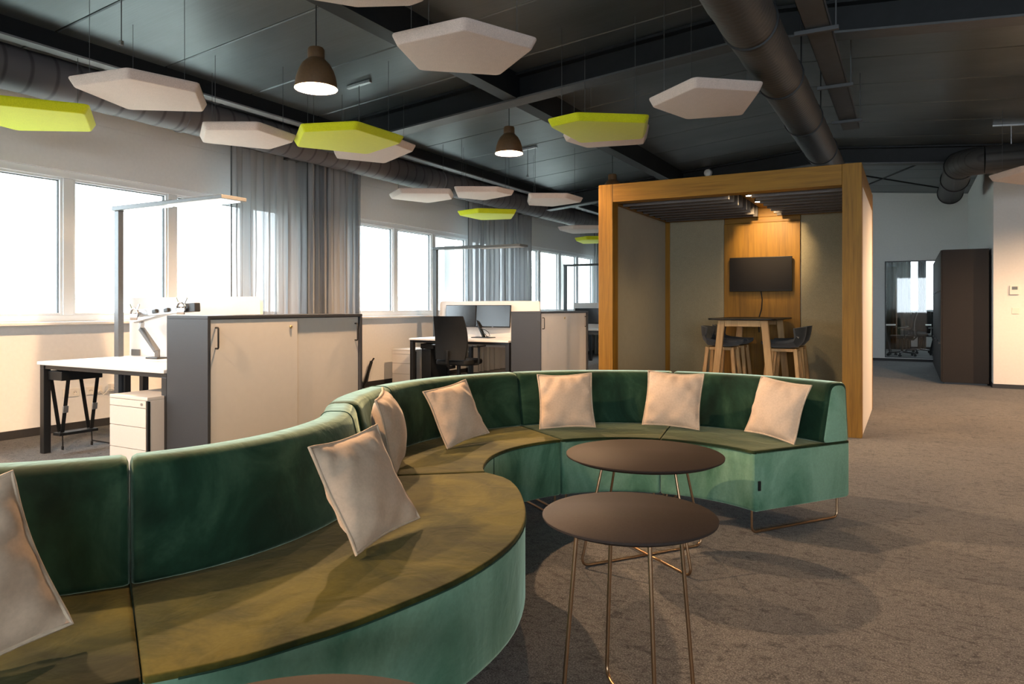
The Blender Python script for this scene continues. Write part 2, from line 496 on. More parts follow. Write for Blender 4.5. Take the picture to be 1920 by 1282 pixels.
# far wall with the glazed opening, white block at the right, unseen right and back walls
GX0, GX1, GZ0, GZ1 = -0.47, 0.80, 0.07, 2.175
wf = B()
wf.box(XL, GX0, YF, YF + 0.15, 0, 4.0); wf.box(GX1, 1.3, YF, YF + 0.15, 0, 4.0)
wf.box(GX0, GX1, YF, YF + 0.15, GZ1, 4.0); wf.box(GX0, GX1, YF, YF + 0.15, 0, GZ0)
struct(wf.obj('wall_far', 'white_wall'), 'pale far wall with the glazed opening into the meeting room', 'wall')
bb = B(); bb.box(XL, 1.07, YF - 0.014, YF, 0, 0.055, 0.002)
struct(bb.obj('baseboard_far', 'black_skirting'), 'dark skirting under the glazed opening in the far wall', 'baseboard')
t = bpy.data.objects.new('window_4', None); COL.objects.link(t); t.location = (0, YF, 0)
struct(t, 'glazed opening in the far wall looking into a meeting room', 'window')
f = B()
for q in ((GX0, GX0 + .02, GZ0, GZ1), (GX1 - .02, GX1, GZ0, GZ1), (GX0 + .02, GX1 - .02, GZ0, GZ0 + .02), (GX0 + .02, GX1 - .02, GZ1 - .02, GZ1)):
    f.box(q[0], q[1], 0.02, 0.1, q[2], q[3])
f.obj('window_frame', 'gasket', t)
p = B(); p.box(GX0 + .02, GX1 - .02, 0.055, 0.065, GZ0 + .02, GZ1 - .02); p.obj('pane', 'window_glass', t)

wb = B(); wb.box(1.07, XR, 12.5, YF + 0.15, 0, 4.0)
struct(wb.obj('wall_right', 'white_wall'), 'warm lit white wall block with the thermostat at the right edge', 'wall')
bb = B(); bb.box(1.056, XR, 12.486, 12.5, 0, 0.06, 0.002); bb.box(1.056, 1.07, 12.5, YF, 0, 0.06, 0.002)
struct(bb.obj('baseboard_right', 'black_skirting'), 'dark skirting round the white wall block', 'baseboard')
# outside the frame: wall on the right and the wall behind the photographer, both with windows
ws = B()
ws.box(XR, XR + 0.2, YB, YF, 0, 4.0)
struct(ws.obj('wall_side', 'white_wall'), 'white side wall outside the frame on the right', 'wall')
wk = B()
wk.box(XL, XR, YB - 0.2, YB, 0, 0.9); wk.box(XL, XR, YB - 0.2, YB, 2.6, 4.0)
for a, b in ((-7, -0.8), (6, 7)): wk.box(a, b, YB - 0.2, YB, 0.9, 2.6)
struct(wk.obj('wall_back', 'white_wall'), 'white wall with wide windows behind the photographer', 'wall')
for a, b in ((-0.8, 6),): portal(((a + b) / 2, YB - 0.15, 1.75), (R(90), 0, 0), b - a, 1.7)

# ceiling: dark metal roof deck laid in panels on both slopes of a low gable
ce = B()
ce.loft([[(XL - .3, y, roof(XL - .3) + 0.06), (RX, y, RZ + 0.06), (XR + .3, y, roof(XR + .3) + 0.06),
          (XR + .3, y, roof(XR + .3) + 0.2), (RX, y, RZ + 0.2), (XL - .3, y, roof(XL - .3) + 0.2)] for y in (YB - .3, 24)])
CE = struct(ce.obj('ceiling', 'steel_dark'), 'dark metal gable ceiling of long deck panels', 'ceiling')
PITCH = 0.955
def deck_panel(xa, xb):
    b = B(); L = 0.955 - 0.012
    za, zb = roof(xa), roof(xb)
    prof = [(0.0, 0.05), (0.0, 0.008), (0.008, 0.0), (L - 0.008, 0.0), (L, 0.008), (L, 0.05)]
    b.loft([[(xa, y, za + z) for y, z in prof], [(xb, y, zb + z) for y, z in prof]])
    return b
p0 = deck_panel(XL - .2, RX - 0.01).obj('ceiling_panel', 'deck_metal', CE)
p1 = deck_panel(RX + 0.01, XR + .2).obj('ceiling_panel', 'deck_metal', CE)
k0 = -9; first = True
for k in range(-9, 16):
    y = 3.185 + 0.006 + k * PITCH
    for q in (p0, p1):
        o = q if first else q.copy()
        if not first: COL.objects.link(o)
        o.location = (0, y, 0)
    first = False

BZ = 3.47
def bz(x): return BZ - RS * abs(x - RX)
def cross_beam(y, label):
    t = bpy.data.objects.new('roof_beam', None); COL.objects.link(t); t.location = (0, y, 0)
    struct(t, label, 'beam')
    for xa, xb in ((XL, RX), (RX, XR)):
        b = B()
        b.loft([[(x, yy, zz) for yy, zz in ((-.009, bz(x) + .018), (.009, bz(x) + .018), (.009, roof(x) + .02), (-.009, roof(x) + .02))] for x in (xa, xb)])
        b.obj('web', 'steel_dark', t)
        b = B()
        b.loft([[(x, yy, zz) for yy, zz in ((-.10, bz(x)), (.10, bz(x)), (.10, bz(x) + .018), (-.10, bz(x) + .018))] for x in (xa, xb)])
        b.obj('flange', 'steel_flange', t)
        b = B()
        b.loft([[(x, yy, zz) for yy, zz in ((-.10, roof(x) - .035), (.10, roof(x) - .035), (.10, roof(x) - .01), (-.10, roof(x) - .01))] for x in (xa, xb)])
        b.obj('flange', 'steel_dark', t)
cross_beam(0.3, 'dark steel roof beam passing above the photographer')
cross_beam(6.45, 'nearest dark steel roof beam crossing the ceiling in view')
cross_beam(12.5, 'dark steel roof beam crossing behind the wooden booth')

def long_beam(x, z0, wdt, name, label, m1, m2, y0=YB, y1=YF):
    t = bpy.data.objects.new(name, None); COL.objects.link(t); t.location = (x, 0, 0)
    struct(t, label, 'beam')
    b = B(); b.box(-wdt / 2 + .02, wdt / 2 - .02, y0, y1, z0 + .015, roof(x) + .015); b.obj('web', m1, t)
    b = B(); b.box(-wdt / 2, wdt / 2, y0, y1, z0, z0 + .015); b.obj('flange', m2, t)
long_beam(-5.93, 3.20, 0.12, 'roof_purlin', 'grey edged steel purlin along the window side above the air duct', 'steel_dark', 'purlin_grey')
long_beam(-3.55, 3.29, 0.16, 'roof_purlin', 'dark purlin running lengthways over the pendant lamps', 'steel_dark', 'steel_dark')
long_beam(1.6, 3.26, 0.16, 'roof_purlin', 'dark purlin on the right slope of the roof', 'steel_dark', 'steel_dark')

# ------------------------------------------------------------------ ducts
def duct(name, label, x, z, r, y0, y1, rings, mat, ringmat='steel_dark'):
    t = thing(name, label, 'air duct', (x, 0, z))
    b = B()
    n = 90; prof = [(r + (0.004 if i % 2 else 0), y0 + (y1 - y0) * i / n) for i in range(n + 1)]
    b.lathe(prof, axis=1, n=36, close=True); b.obj('pipe', mat, t, True)
    for y in rings:
        q = B(); q.lathe([(r + .001, y - .018), (r + .013, y - .014), (r + .013, y + .014), (r + .001, y + .018)], axis=1, n=36)
        q.obj('joint_ring', ringmat, t, True)
    return t
D1 = duct('ventilation_duct', 'thick black ribbed duct running under the ridge to the wooden booth', -0.92, 3.05, 0.172, -4.5, 11.8,
     [1.1, 2.35, 3.62, 4.88, 6.15, 7.6, 9.2], 'duct_black')
D2 = duct('ventilation_duct', 'mauve grey flexible duct running along the top of the window wall', -6.32, 3.10, 0.178, -4.5, 17.0,
     [2.2, 4.6, 9.0, 12.4, 14.3], 'duct_hose', 'duct_hose')
# side duct by the white wall: run from the right, elbow, run to the back
t = thing('ventilation_duct', 'black duct with an elbow above the dark wardrobes', 'air duct', (0.6, 11.2, 3.10))
b = B(); b.lathe([(.18, .26), (.18, 6.0)], axis=0, n=32, close=True); b.obj('pipe', 'duct_black', t, True)
el = []
b = B(); b.tube([(0.26 - 0.26 * math.sin(R(a)), 0.26 - 0.26 * math.cos(R(a)), 0) for a in range(0, 91, 10)], .18, 32); b.obj('elbow', 'duct_black', t, True)
b = B(); b.lathe([(.18, .26), (.18, 3.0)], axis=1, n=32, close=True); b.obj('pipe', 'duct_black', t, True)
for y in (.27, 1.45, 2.9):
    b = B(); b.lathe([(.181, y - .02), (.195, y - .015), (.195, y + .015), (.181, y + .02)], axis=1, n=32); b.obj('joint_ring', 'steel_dark', t, True)
b = B(); b.tube([(.55, 0, .18), (.55, 0, .44)], .006, 6); b.bar((.35, 0, .44), (.75, 0, .41), .03, .02); b.obj('hanger', 'galvanised', t)
for x in (1.2, 2.0):
    b = B(); b.tube([(x, 0, .18), (x, 0, roof(.6 + x) - 3.10)], .006, 6); b.obj('hanger', 'steel_dark', t)
for d, ys in ((D1, (3.62, 4.88, 6.15, 7.6)), ):
    for y in ys:
        b = B(); b.tube([(.16, y, .05), (.16, y, .60)], .006, 6); b.obj('hanger', 'steel_dark', d)

# cable tray beside the big duct
t = thing('cable_tray', 'grey metal cable tray hanging beside the thick black duct', 'cable tray', (-0.58, 0, 3.20))
b = B(); b.box(-.085, .085, 3.0, 9.0, 0, .004); b.box(-.085, -.081, 3.0, 9.0, 0, .05); b.box(.081, .085, 3.0, 9.0, 0, .05); b.obj('tray', 'steel_flange', t)
for y in (4.15, 5.6, 7.1, 8.5):
    b = B(); b.bar((-.16, y, -.02), (.14, y, -.02), .035, .03, .003); b.obj('bracket', 'steel_flange', t)
    b = B(); b.tube([(.12, y, -.03), (.12, y, roof(-.46) - 3.2)], .006, 6); b.obj('hanger', 'steel_flange', t)

# thin bracing rods far back under the roof
for i, (p, q) in enumerate((((-1.2, 13.2, 3.5), (0.6, 15.4, 3.35)), ((0.2, 13.2, 3.5), (-1.2, 15.4, 3.35)))):
    b = B(); b.tube([p, q], .014, 8)
    tag(b.obj('roof_brace', 'steel_dark'), ['thin dark roof brace sloping down to the right behind the booth', 'thin dark roof brace sloping down to the left behind the booth'][i], 'brace')

t = thing('smoke_detector', 'small white round detector above the booth roof on the far beam', 'detector', (-3.05, 12.4905, 3.50))
b = B(); b.lathe([(0, 0), (.07, 0), (.07, -.02), (.055, -.045), (.0, -.055)], axis=1, n=24); b.obj('cover', 'frame_white', t, True)
b = B(); b.box(-.13, .13, -.012, 0, -.075, -.06, .002); b.obj('bracket', 'steel_flange', t)

# small metal fixings on the deck with a wire hanging from them
def ceiling_fix(x, y, label, ln=0.32, drop=0.42):
    z = roof(x)
    t = thing('ceiling_rail', label, 'rail', (x, y, z))
    b = B(); b.bar((-ln / 2, 0, -.02 - RS * ln / 2), (ln / 2, 0, -.02 + RS * ln / 2), .04, .03, .004); b.obj('rail', 'galvanised', t)
    b = B(); b.tube([(0, 0, -.035), (0, 0, -drop)], .004, 6); b.obj('wire', 'steel_flange', t)
    b = B(); b.box(-.012, .012, -.012, .012, -drop - .03, -drop, .003); b.obj('hook', 'galvanised', t)
ceiling_fix(-4.72, 2.98, 'short steel ceiling rail with hanging hook above the pale panel at upper left', .34, .45)
ceiling_fix(-4.85, 5.55, 'short steel ceiling rail behind the nearest lit pendant lamp', .3, .5)
ceiling_fix(-4.75, 9.0, 'short steel ceiling rail behind the middle pendant lamp', .3, .4)

# ------------------------------------------------------------------ hanging acoustic panels
ADJ = [
('beige', 2.75, [(-5.233, 2.919), (-4.686, 3.006), (-4.557, 3.454), (-4.976, 3.846), (-5.459, 3.506)], 'pale beige felt ceiling panel lit white below, nearest the steel ceiling rail'),
('lime', 2.62, [(-5.838, 2.459), (-5.361, 3.118), (-5.885, 3.48), (-6.396, 3.155), (-6.293, 2.756)], 'lime yellow felt ceiling panel cut off at the left edge'),
('beige', 2.72, [(-5.36, 4.132), (-4.954, 4.357), (-5.034, 4.867), (-5.485, 4.982), (-5.822, 4.454)], 'pale pink felt ceiling panel left of the big lime panel, over the near window'),
('lime', 2.72, [(-4.67, 4.602), (-4.191, 4.76), (-4.179, 5.393), (-4.794, 5.619), (-5.181, 5.016)], 'lime yellow felt ceiling panel under the nearest pendant lamp'),
('beige', 2.85, [(-5.251, 5.586), (-4.611, 5.776), (-4.654, 6.211), (-5.354, 6.577), (-5.664, 6.094)], 'beige felt ceiling panel peeking out behind the lime one under the nearest pendant'),
('beige', 2.80, [(-2.789, 3.508), (-2.271, 3.514), (-2.055, 4.0), (-2.514, 4.352), (-2.95, 3.979)], 'large beige pentagon felt panel at the top centre of the ceiling'),
('beige', 2.80, [(-2.95, 2.55), (-2.55, 2.42), (-2.12, 2.70), (-2.231, 3.094), (-2.345, 3.111), (-2.62, 2.98)], 'beige felt ceiling panel cut off by the top edge of the frame'),
('beige', 2.75, [(-1.783, 5.444), (-1.339, 5.098), (-0.941, 5.434), (-1.192, 6.060), (-1.638, 5.965)], 'dusky beige pentagon felt panel beside the thick black duct'),
('lime', 2.75, [(-2.753, 5.612), (-2.446, 5.537), (-1.953, 5.891), (-2.172, 6.458), (-2.767, 6.328)], 'lime yellow felt panel right of the middle pendant lamp'),
('beige', 2.85, [(-3.046, 6.566), (-2.742, 6.234), (-2.178, 6.571), (-2.381, 7.098), (-2.973, 6.968)], 'greyish felt panel half hidden behind the right lime panel'),
('beige', 2.70, [(-6.406, 7.975), (-5.95, 7.633), (-5.402, 7.989), (-5.658, 8.449), (-6.177, 8.578)], 'white lit felt panel over the middle window, leftmost of the far three'),
('beige', 2.70, [(-5.24, 7.876), (-4.754, 8.146), (-4.716, 8.528), (-5.321, 8.753), (-5.516, 8.357)], 'white lit felt panel in the middle of the far three above the small lime panel'),
('beige', 2.70, [(-4.637, 8.846), (-4.187, 9.096), (-4.165, 9.6), (-4.75, 9.80), (-5.007, 9.5)], 'white lit felt panel just left of the wooden booth, rightmost of the far three'),
('lime', 2.55, [(-5.924, 8.99), (-5.504, 8.874), (-5.079, 9.248), (-5.439, 9.784), (-5.935, 9.666)], 'small lime yellow felt panel in front of the second curtain'),
('beige', 2.60, [(-5.711, 12.05), (-5.355, 11.934), (-4.783, 12.3), (-5.14, 12.85), (-5.742, 12.75)], 'small beige felt panel beyond, half hidden by the booth post'),
('lime', 2.50, [(-5.872, 13.189), (-5.54, 12.982), (-4.919, 13.3), (-5.30, 14.0), (-6.0, 13.85)], 'farthest lime yellow felt panel half hidden by the booth post'),
('beige', 2.70, [(0.854, 10.391), (1.118, 9.833), (1.75, 10.05), (1.80, 10.75), (1.25, 10.95)], 'warm beige felt panel at the right edge before the white wall block'),
]
for kind, z, poly, label in ADJ:
    cx = sum(p[0] for p in poly) / len(poly); cy = sum(p[1] for p in poly) / len(poly)
    loc = [(p[0] - cx, p[1] - cy) for p in poly]
    t = thing('acoustic_panel', label, 'ceiling panel', (cx, cy, z), group='hanging felt ceiling panels')
    def ring(k, zz): return [(x, y, zz) for x, y in fillet([(p[0] * k, p[1] * k) for p in loc], 0.05, 5)]
    b = B()
    b.loft([ring(.945, 0.0), ring(.962, .0015), ring(.972, .006), ring(1.03, .052), ring(1.038, .060), ring(1.034, .068), ring(1.0, .071)])
    b.obj('felt_board', 'felt_' + kind, t, True)
    for i in (0, 2, len(loc) - 1):
        x, y = loc[i][0] * .75, loc[i][1] * .75
        h = roof(cx + x) - z
        b = B(); b.tube([(x, y, .07), (x, y, h)], .0022, 5); b.obj('wire', 'steel_flange', t)

# ------------------------------------------------------------------ pendant lamps
def pendant(x, y, z, label, lit=True, deep=.058):
    t = thing('pendant_lamp', label, 'lamp', (x, y, z), group='pendant lamps')
    b = B()
    outer = [(.150, 0.0), (.147, .04), (.140, .08), (.124, .13), (.100, .175), (.070, .205), (.060, .215), (.059, .28), (.052, .292), (.008, .296)]
    inner = [(.004, .2), (.05, .195), (.08, .18), (.112, .125), (.132, .07), (.144, .01), (.150, 0.0)]
    b.lathe(outer, n=40); b.obj('shade', 'lamp_shade', t, True)
    b = B(); b.lathe(inner, n=40); b.obj('reflector', 'shade_inside', t, True)
    b = B(); b.lathe([(.0, .085), (.022, .09), (.032, .11), (.032, .125), (.022, .15), (.014, .18), (.0, .182)], n=20); b.obj('bulb', 'bulb' if lit else 'led_off', t, True)
    h = roof(x) - z
    b = B(); b.tube([(0, 0, .29), (0, 0, h - .03)], .004, 8); b.obj('cord', 'black_plastic', t)
    b = B(); b.lathe([(.0, h - .035), (.045, h - .03), (.05, h), (.0, h)], n=20); b.obj('ceiling_cap', 'black_plastic', t, True)
    if not lit: return t
    l = bpy.data.lights.new('pendant_glow', 'POINT'); l.energy = PENDANT_W; l.color = WARM; l.shadow_soft_size = 0.035
    lo = bpy.data.objects.new('pendant_glow', l); COL.objects.link(lo); lo.parent = t; lo.location = (0, 0, deep)
    return t
pendant(-3.736, 3.815, 2.75, 'lit bell shaped pendant lamp hanging above the lime panel, the largest in view')
pendant(-3.817, 6.80, 2.85, 'lit bell shaped pendant lamp, the smaller of the two clearly in view')
pendant(-3.63, 9.42, 2.74, 'pendant lamp mostly hidden behind the corner of the wooden booth', False)
for i, (x, y) in enumerate(((-3.75, 0.9), (-3.8, -2.0), (2.3, 4.1), (1.5, 9.3), (3.0, 10.4))):
    pendant(x, y, 2.75, ['pendant lamp out of frame left of the photographer', 'pendant lamp out of frame far behind the photographer', 'pendant lamp out of frame right of the lounge',
        'pendant lamp out of frame over the right aisle', 'pendant lamp out of frame before the white wall block', 'pendant lamp out of frame right behind the photographer'][i], True, [.058, .058, .11, .058, .058, .058][i])

# ------------------------------------------------------------------ sofa
ZS0, ZS1, ZBK = 0.12, 0.436, 0.762
def resample(pts, n):
    P = [Vector(p) for p in pts]
    # Catmull-Rom through the points, then even arc length
    dense = []
    for i in range(len(P) - 1):
        p0 = P[i - 1] if i > 0 else P[i] * 2 - P[i + 1]; p1, p2 = P[i], P[i + 1]
        p3 = P[i + 2] if i + 2 < len(P) else P[i + 1] * 2 - P[i]
        for k in range(12):
            t = k / 12
            dense.append(0.5 * ((2 * p1) + (p2 - p0) * t + (2 * p0 - 5 * p1 + 4 * p2 - p3) * t * t + (3 * p1 - p0 - 3 * p2 + p3) * t ** 3))
    dense.append(P[-1])
    cum = [0]
    for a, b in zip(dense[:-1], dense[1:]): cum.append(cum[-1] + (b - a).length)
    out = []; j = 0
    for i in range(n):
        s = cum[-1] * i / (n - 1)
        while j < len(cum) - 2 and cum[j + 1] < s: j += 1
        u = (s - cum[j]) / max(1e-9, cum[j + 1] - cum[j])
        out.append(dense[j].lerp(dense[j + 1], min(1, u)))
    return out
def sweep(b, F, G, prof_of, gap, rnd):
    """F, G: front and rear plan polylines; prof_of(L, shrink) -> closed [(s, z)]"""
    n = len(F); loops = []
    def station(i, shift, shrink):
        f, g = F[i].copy(), G[i].copy()
        j = 1 if i == 0 else n - 2
        if i in (0, n - 1):
            f = f + (F[j] - F[i]).normalized() * shift; g = g + (G[j] - G[i]).normalized() * shift
        d = g - f; L = d.length; d.normalize()
        loops.append([(f.x + d.x * s, f.y + d.y * s, z) for s, z in prof_of(L, shrink)])
    for sh, sk in ((gap, rnd), (gap + rnd * .3, rnd * .3), (gap + rnd, 0)): station(0, sh, sk)
    for i in range(1, n - 1): station(i, 0, 0)
    for sh, sk in ((gap + rnd, 0), (gap + rnd * .3, rnd * .3), (gap, rnd)): station(n - 1, sh, sk)
    b.loft(loops)
def sofa_module(label, front, rear, foot_w=0.225, top_w=0.14, n=26, seam=None, front_seam=None, tagside=False, seat='velvet_olive_lit'):
    F = resample(front, n); G = resample(rear, n)
    c = (F[n // 2] + G[n // 2]) / 2
    F = [p - c for p in F]; G = [p - c for p in G]
    t = thing('sofa_module', label, 'sofa', (c.x, c.y, 0), group='curved green sofa modules')
    b = B()
    def pb(L, k): return fillet([(k, ZS0 + k), (L - k, ZS0 + k), (L - k, ZS1 - .012), (k, ZS1 - .012)], [.022, .022, .004, .004], 3)
    sweep(b, F, G, pb, .0015, .012); b.obj('base', 'velvet_green', t, True)
    b = B()
    def ps(L, k): return fillet([(k - .001, ZS1 - .016), (L - k, ZS1 - .016), (L - k, ZS1 - k * .4), (k - .001, ZS1 - k * .4)], [.001, .001, .008, .015], 4)
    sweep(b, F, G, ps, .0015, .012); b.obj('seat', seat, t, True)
    b = B()
    def pk(L, k): return fillet([(L - foot_w + k, ZS1 + .001), (L - k, ZS1 + .001), (L - .02 - k, ZBK - k), (L - .02 - top_w + k, ZBK - k)], [.02, .012, .045, .055], 5)
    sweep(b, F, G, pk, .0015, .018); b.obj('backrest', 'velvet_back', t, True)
    # sewn line along the front edge of the seat
    b = B()
    b.tube([(F[i].x + (F[i] - G[i]).normalized().x * .002, F[i].y + (F[i] - G[i]).normalized().y * .002, ZS1 - .016) for i in range(1, n - 1)], .0028, 6)
    b.obj('seam', 'seam_green', t)
    if seam is not None:
        i = int(seam * (n - 1)); d = (G[i] - F[i]); L = d.length; d.normalize()
        b = B(); pr = pk(L, -.0005)
        m = len(pr); pr = pr[m // 2 - 1:] + pr[:2]
        b.tube([(F[i].x + d.x * s, F[i].y + d.y * s, z) for s, z in pr], .003, 6); b.obj('seam', 'seam_green', t)
    if front_seam is not None:
        i = int(front_seam * (n - 1)); d = (G[i] - F[i]).normalized()
        b = B(); b.tube([(F[i].x - d.x * .001, F[i].y - d.y * .001, z) for z in (ZS0 + .02, .25, ZS1 - .018)], .003, 6); b.obj('seam', 'seam_green', t)
    # copper sled legs, one near each end
    for e, j in ((0, 1), (n - 1, n - 2)):
        df = (F[j] - F[e]).normalized() * .035; dg = (G[j] - G[e]).normalized() * .035
        f, g = F[e] + df, G[e] + dg; d = (g - f).normalized(); f = f + d * .015; g = g - d * .06
        z0 = .0065; r = .03
        path = [(f.x, f.y, ZS0 + .02), (f.x, f.y, z0 + r)]
        for a in (30, 60, 90): path.append((f.x + d.x * r * (1 - math.cos(R(a))), f.y + d.y * r * (1 - math.cos(R(a))), z0 + r * (1 - math.sin(R(a)))))
        for a in (0, 30, 60): path.append((g.x - d.x * r * (1 - math.sin(R(a))), g.y - d.y * r * (1 - math.sin(R(a))), z0 + r * (1 - math.cos(R(a)))))
        path += [(g.x, g.y, z0 + r), (g.x, g.y, ZS0 + .02)]
        b = B(); b.tube(path, .0065, 8); b.obj('leg', 'copper', t, True)
    if tagside:
        b = B(); dg = (G[1] - G[0]).normalized(); df = (F[1] - F[0]).normalized(); d = (G[0] - F[0]).normalized()
        q0 = F[0]; L = (G[0] - F[0]).length
        lp = []
        for off, sk in ((-.003, .024), (.002, .017), (.010, .019)):
            lp.append([(q0.x + d.x * a + df.x * off, q0.y + d.y * a + df.y * off, z) for a, z in pk(L, sk)])
        b.loft(lp); b.obj('end_panel', 'velvet_green', t, True)
        d = (G[0] - F[0]).normalized(); q = F[0] + d * .03
        b = B(); m = Matrix.Rotation(math.atan2(d.y, d.x), 4, 'Z'); m.translation = (q.x, q.y, .255)
        b.box(-.008, .008, -.006, .006, -.025, .025, .002, m); b.obj('fabric_tag', 'black_plastic', t)
    return t
SCx, SCy = -1.11, 3.22
RI, RO = 0.73, 1.44
def ring_mod(a0, a1): return arc((SCx, SCy), RI, a0, a1, 8), arc((SCx, SCy), RO, a0, a1, 8)
f, r = ring_mod(55.3, 99.6)
sofa_module('green velvet sofa module with the exposed end panel and copper sled leg, rightmost', f, r, tagside=True, seat='velvet_seat_shaded')
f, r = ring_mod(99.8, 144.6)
sofa_module('green velvet sofa module behind the far coffee table, second from the right', f, r, seat='velvet_seat_shaded')
f, r = ring_mod(144.8, 192)
f += [(-1.79, 2.96), (-1.735, 2.84), (-1.677, 2.765)]
r += [(-2.455, 2.72), (-2.36, 2.50), (-2.237, 2.312)]
sofa_module('green velvet sofa module in the bend where the curve turns inward', f, r, seam=.66, front_seam=.62)
front = [(-1.672, 2.758), (-1.53, 2.703), (-1.414, 2.589), (-1.308, 2.441), (-1.216, 2.287), (-1.15, 2.143), (-1.101, 1.98), (-1.079, 1.812), (-1.08, 1.641), (-1.098, 1.518),
         (-1.12, 1.411), (-1.153, 1.276), (-1.195, 1.167), (-1.235, 1.068), (-1.285, .98), (-1.347, .894)]
rear = [(-2.232, 2.304), (-2.11, 2.16), (-2.01, 2.02), (-1.945, 1.86), (-1.912, 1.71), (-1.908, 1.56), (-1.93, 1.42), (-1.985, 1.275)]
sofa_module('green velvet sofa module bulging outward in the foreground, with the widest seat', front, rear, foot_w=.215, top_w=.125, n=34, seam=.22)
front = [(-1.3475, .8932), (-1.42, .79), (-1.52, .67), (-1.64, .55), (-1.80, .43), (-1.98, .34)]
rear = [(-1.9856, 1.2738), (-2.07, 1.155), (-2.16, 1.05), (-2.27, .96), (-2.36, .91), (-2.46, .87)]
sofa_module('green velvet sofa module at the left edge of the photo, cut off by the frame', front, rear, foot_w=.215, top_w=.125)

# ------------------------------------------------------------------ cushions
def cushion(loc, yaw, lean, roll, s, label, seed, fat=0.062):
    rnd = random.Random(seed)
    cl, sl = math.cos(R(lean)), math.sin(R(lean)); cy, sy = math.cos(R(yaw)), math.sin(R(yaw))
    nrm = Vector((cy * cl, sy * cl, sl)); x = Vector((0, 0, 1)).cross(nrm).normalized(); y = nrm.cross(x)
    m = Matrix((x, y, nrm)).transposed() @ Matrix.Rotation(R(roll), 3, 'Z')
    t = thing('cushion', label, 'cushion', loc, group='beige velvet cushions'); t.rotation_euler = m.to_euler()
    n = 22; h = s / 2
    ph = [rnd.uniform(0, 6.28) for _ in range(8)]
    def pos(u, v, side):
        px = u * h * (1 - .07 * (1 - v * v)); py = v * h * (1 - .07 * (1 - u * u))
        e = max(0.0, (1 - u * u)) ** .55 * max(0.0, (1 - v * v)) ** .55
        ed = max(abs(u), abs(v)); w = (1 - e) * e * 4
        wr = .0045 * w * (math.sin(7 * u + 2 * v + ph[0]) * math.sin(8 * v - 2 * u + ph[1])) + .003 * w * math.sin(13 * u * v + ph[2] + 5 * u)
        big = .010 * e * math.sin(2.4 * u + ph[3]) * math.sin(2.1 * v + ph[4])
        return Vector((px, py, side * (fat * e + wr + big) + (.006 * math.sin(3 * u + ph[5]) + .006 * math.sin(3 * v + ph[6])) * ed ** 2))
    b = B()
    for side in (1, -1):
        g = [[b.bm.verts.new(pos(-1 + 2 * i / n, -1 + 2 * j / n, side)) for j in range(n + 1)] for i in range(n + 1)]
        for i in range(n):
            for j in range(n): b.bm.faces.new((g[i][j], g[i + 1][j], g[i + 1][j + 1], g[i][j + 1]))
    bmesh.ops.remove_doubles(b.bm, verts=b.bm.verts, dist=.0006)
    b.obj('cover', 'velvet_beige', t, True)
    k = 14; q = []
    for i in range(k): q.append(pos(-1 + 2 * i / k, -1, 1))
    for i in range(k): q.append(pos(1, -1 + 2 * i / k, 1))
    for i in range(k): q.append(pos(1 - 2 * i / k, 1, 1))
    for i in range(k): q.append(pos(-1, 1 - 2 * i / k, 1))
    b = B(); b.tube(q, .0055, 8, True); b.obj('piping', 'piping_beige', t, True)
cushion((-1.70, .70, .615), -12, 24, 12, .36, 'beige velvet cushion cut off at the left edge of the photo', 1)
cushion((-1.525, 1.772, .606), 3, 28, 3, .345, 'beige velvet cushion in the foreground, largest in view, leaning on the bulging back', 2)
cushion((-2.09, 2.60, .615), 34, 15, 3, .345, 'beige velvet cushion seen from its side behind the foreground cushion', 3, .07)
cushion((-2.15, 3.25, .604), -15, 27, 8, .325, 'beige velvet cushion tilted in the bend of the sofa', 4)
cushion((-1.835, 3.98, .606), -60, 20, 1.7, .335, 'beige velvet cushion on the middle of the far curve, left of the coffee table', 5)
cushion((-1.264, 4.305, .612), -85, 20, -1.6, .342, 'beige velvet cushion behind the far coffee table, under the bar stools', 6)
cushion((-.653, 4.235, .607), -119, 21, -4, .335, 'beige velvet cushion nearest the right end of the sofa', 7)

# ------------------------------------------------------------------ round coffee tables
def coffee_table(x, y, h, r, rz, label):
    t = thing('coffee_table', label, 'table', (x, y, 0), rz)
    b = B(); b.lathe([(0, h), (r - .004, h), (r, h - .003), (r - .001, h - .009), (r - .028, h - .022), (0, h - .022)], n=72)
    b.obj('tabletop', 'table_brown', t, True)
    rt, rb, rr = r * .62, r * (.92 if r > .3 else .80), .006
    # two bent rods crossing on the floor, four legs
    for k, a in enumerate((45, 135)):
        ca, sa = math.cos(R(a)), math.sin(R(a)); z0 = rr + (.0 if k == 0 else .0125)
        path = [(-ca * rt, -sa * rt, h - .022)]
        for i in range(6):
            u = i / 5; s = rb - .03 * (u) ; z = z0 + .035 * (1 - u) ** 2
            s = rb - .04 * u * u
            path.append((-ca * s, -sa * s, z))
        path += [(-ca * .02, -sa * .02, z0), (ca * .02, sa * .02, z0)]
        for i in range(6):
            u = 1 - i / 5; s = rb - .04 * u * u; z = z0 + .035 * (1 - u) ** 2
            path.append((ca * s, sa * s, z))
        path.append((ca * rt, sa * rt, h - .022))
        for half in (path[:8], path[7:]):
            b = B(); b.tube(half, rr, 10); b.obj('leg', 'copper', t, True)
    b = B(); b.lathe([(0, h - .034), (rt + .03, h - .034), (rt + .03, h - .022), (0, h - .022)], n=32); b.obj('mounting_plate', 'black_metal', t)
coffee_table(-1.096, 3.258, .487, .368, R(9), 'dark brown round coffee table inside the far curve of the sofa')
coffee_table(-.706, 1.965, .583, .250, R(-5), 'smaller taller dark brown round table in the centre foreground')
coffee_table(-.77, .70, .487, .368, R(20), 'dark brown round table top just showing at the bottom edge')

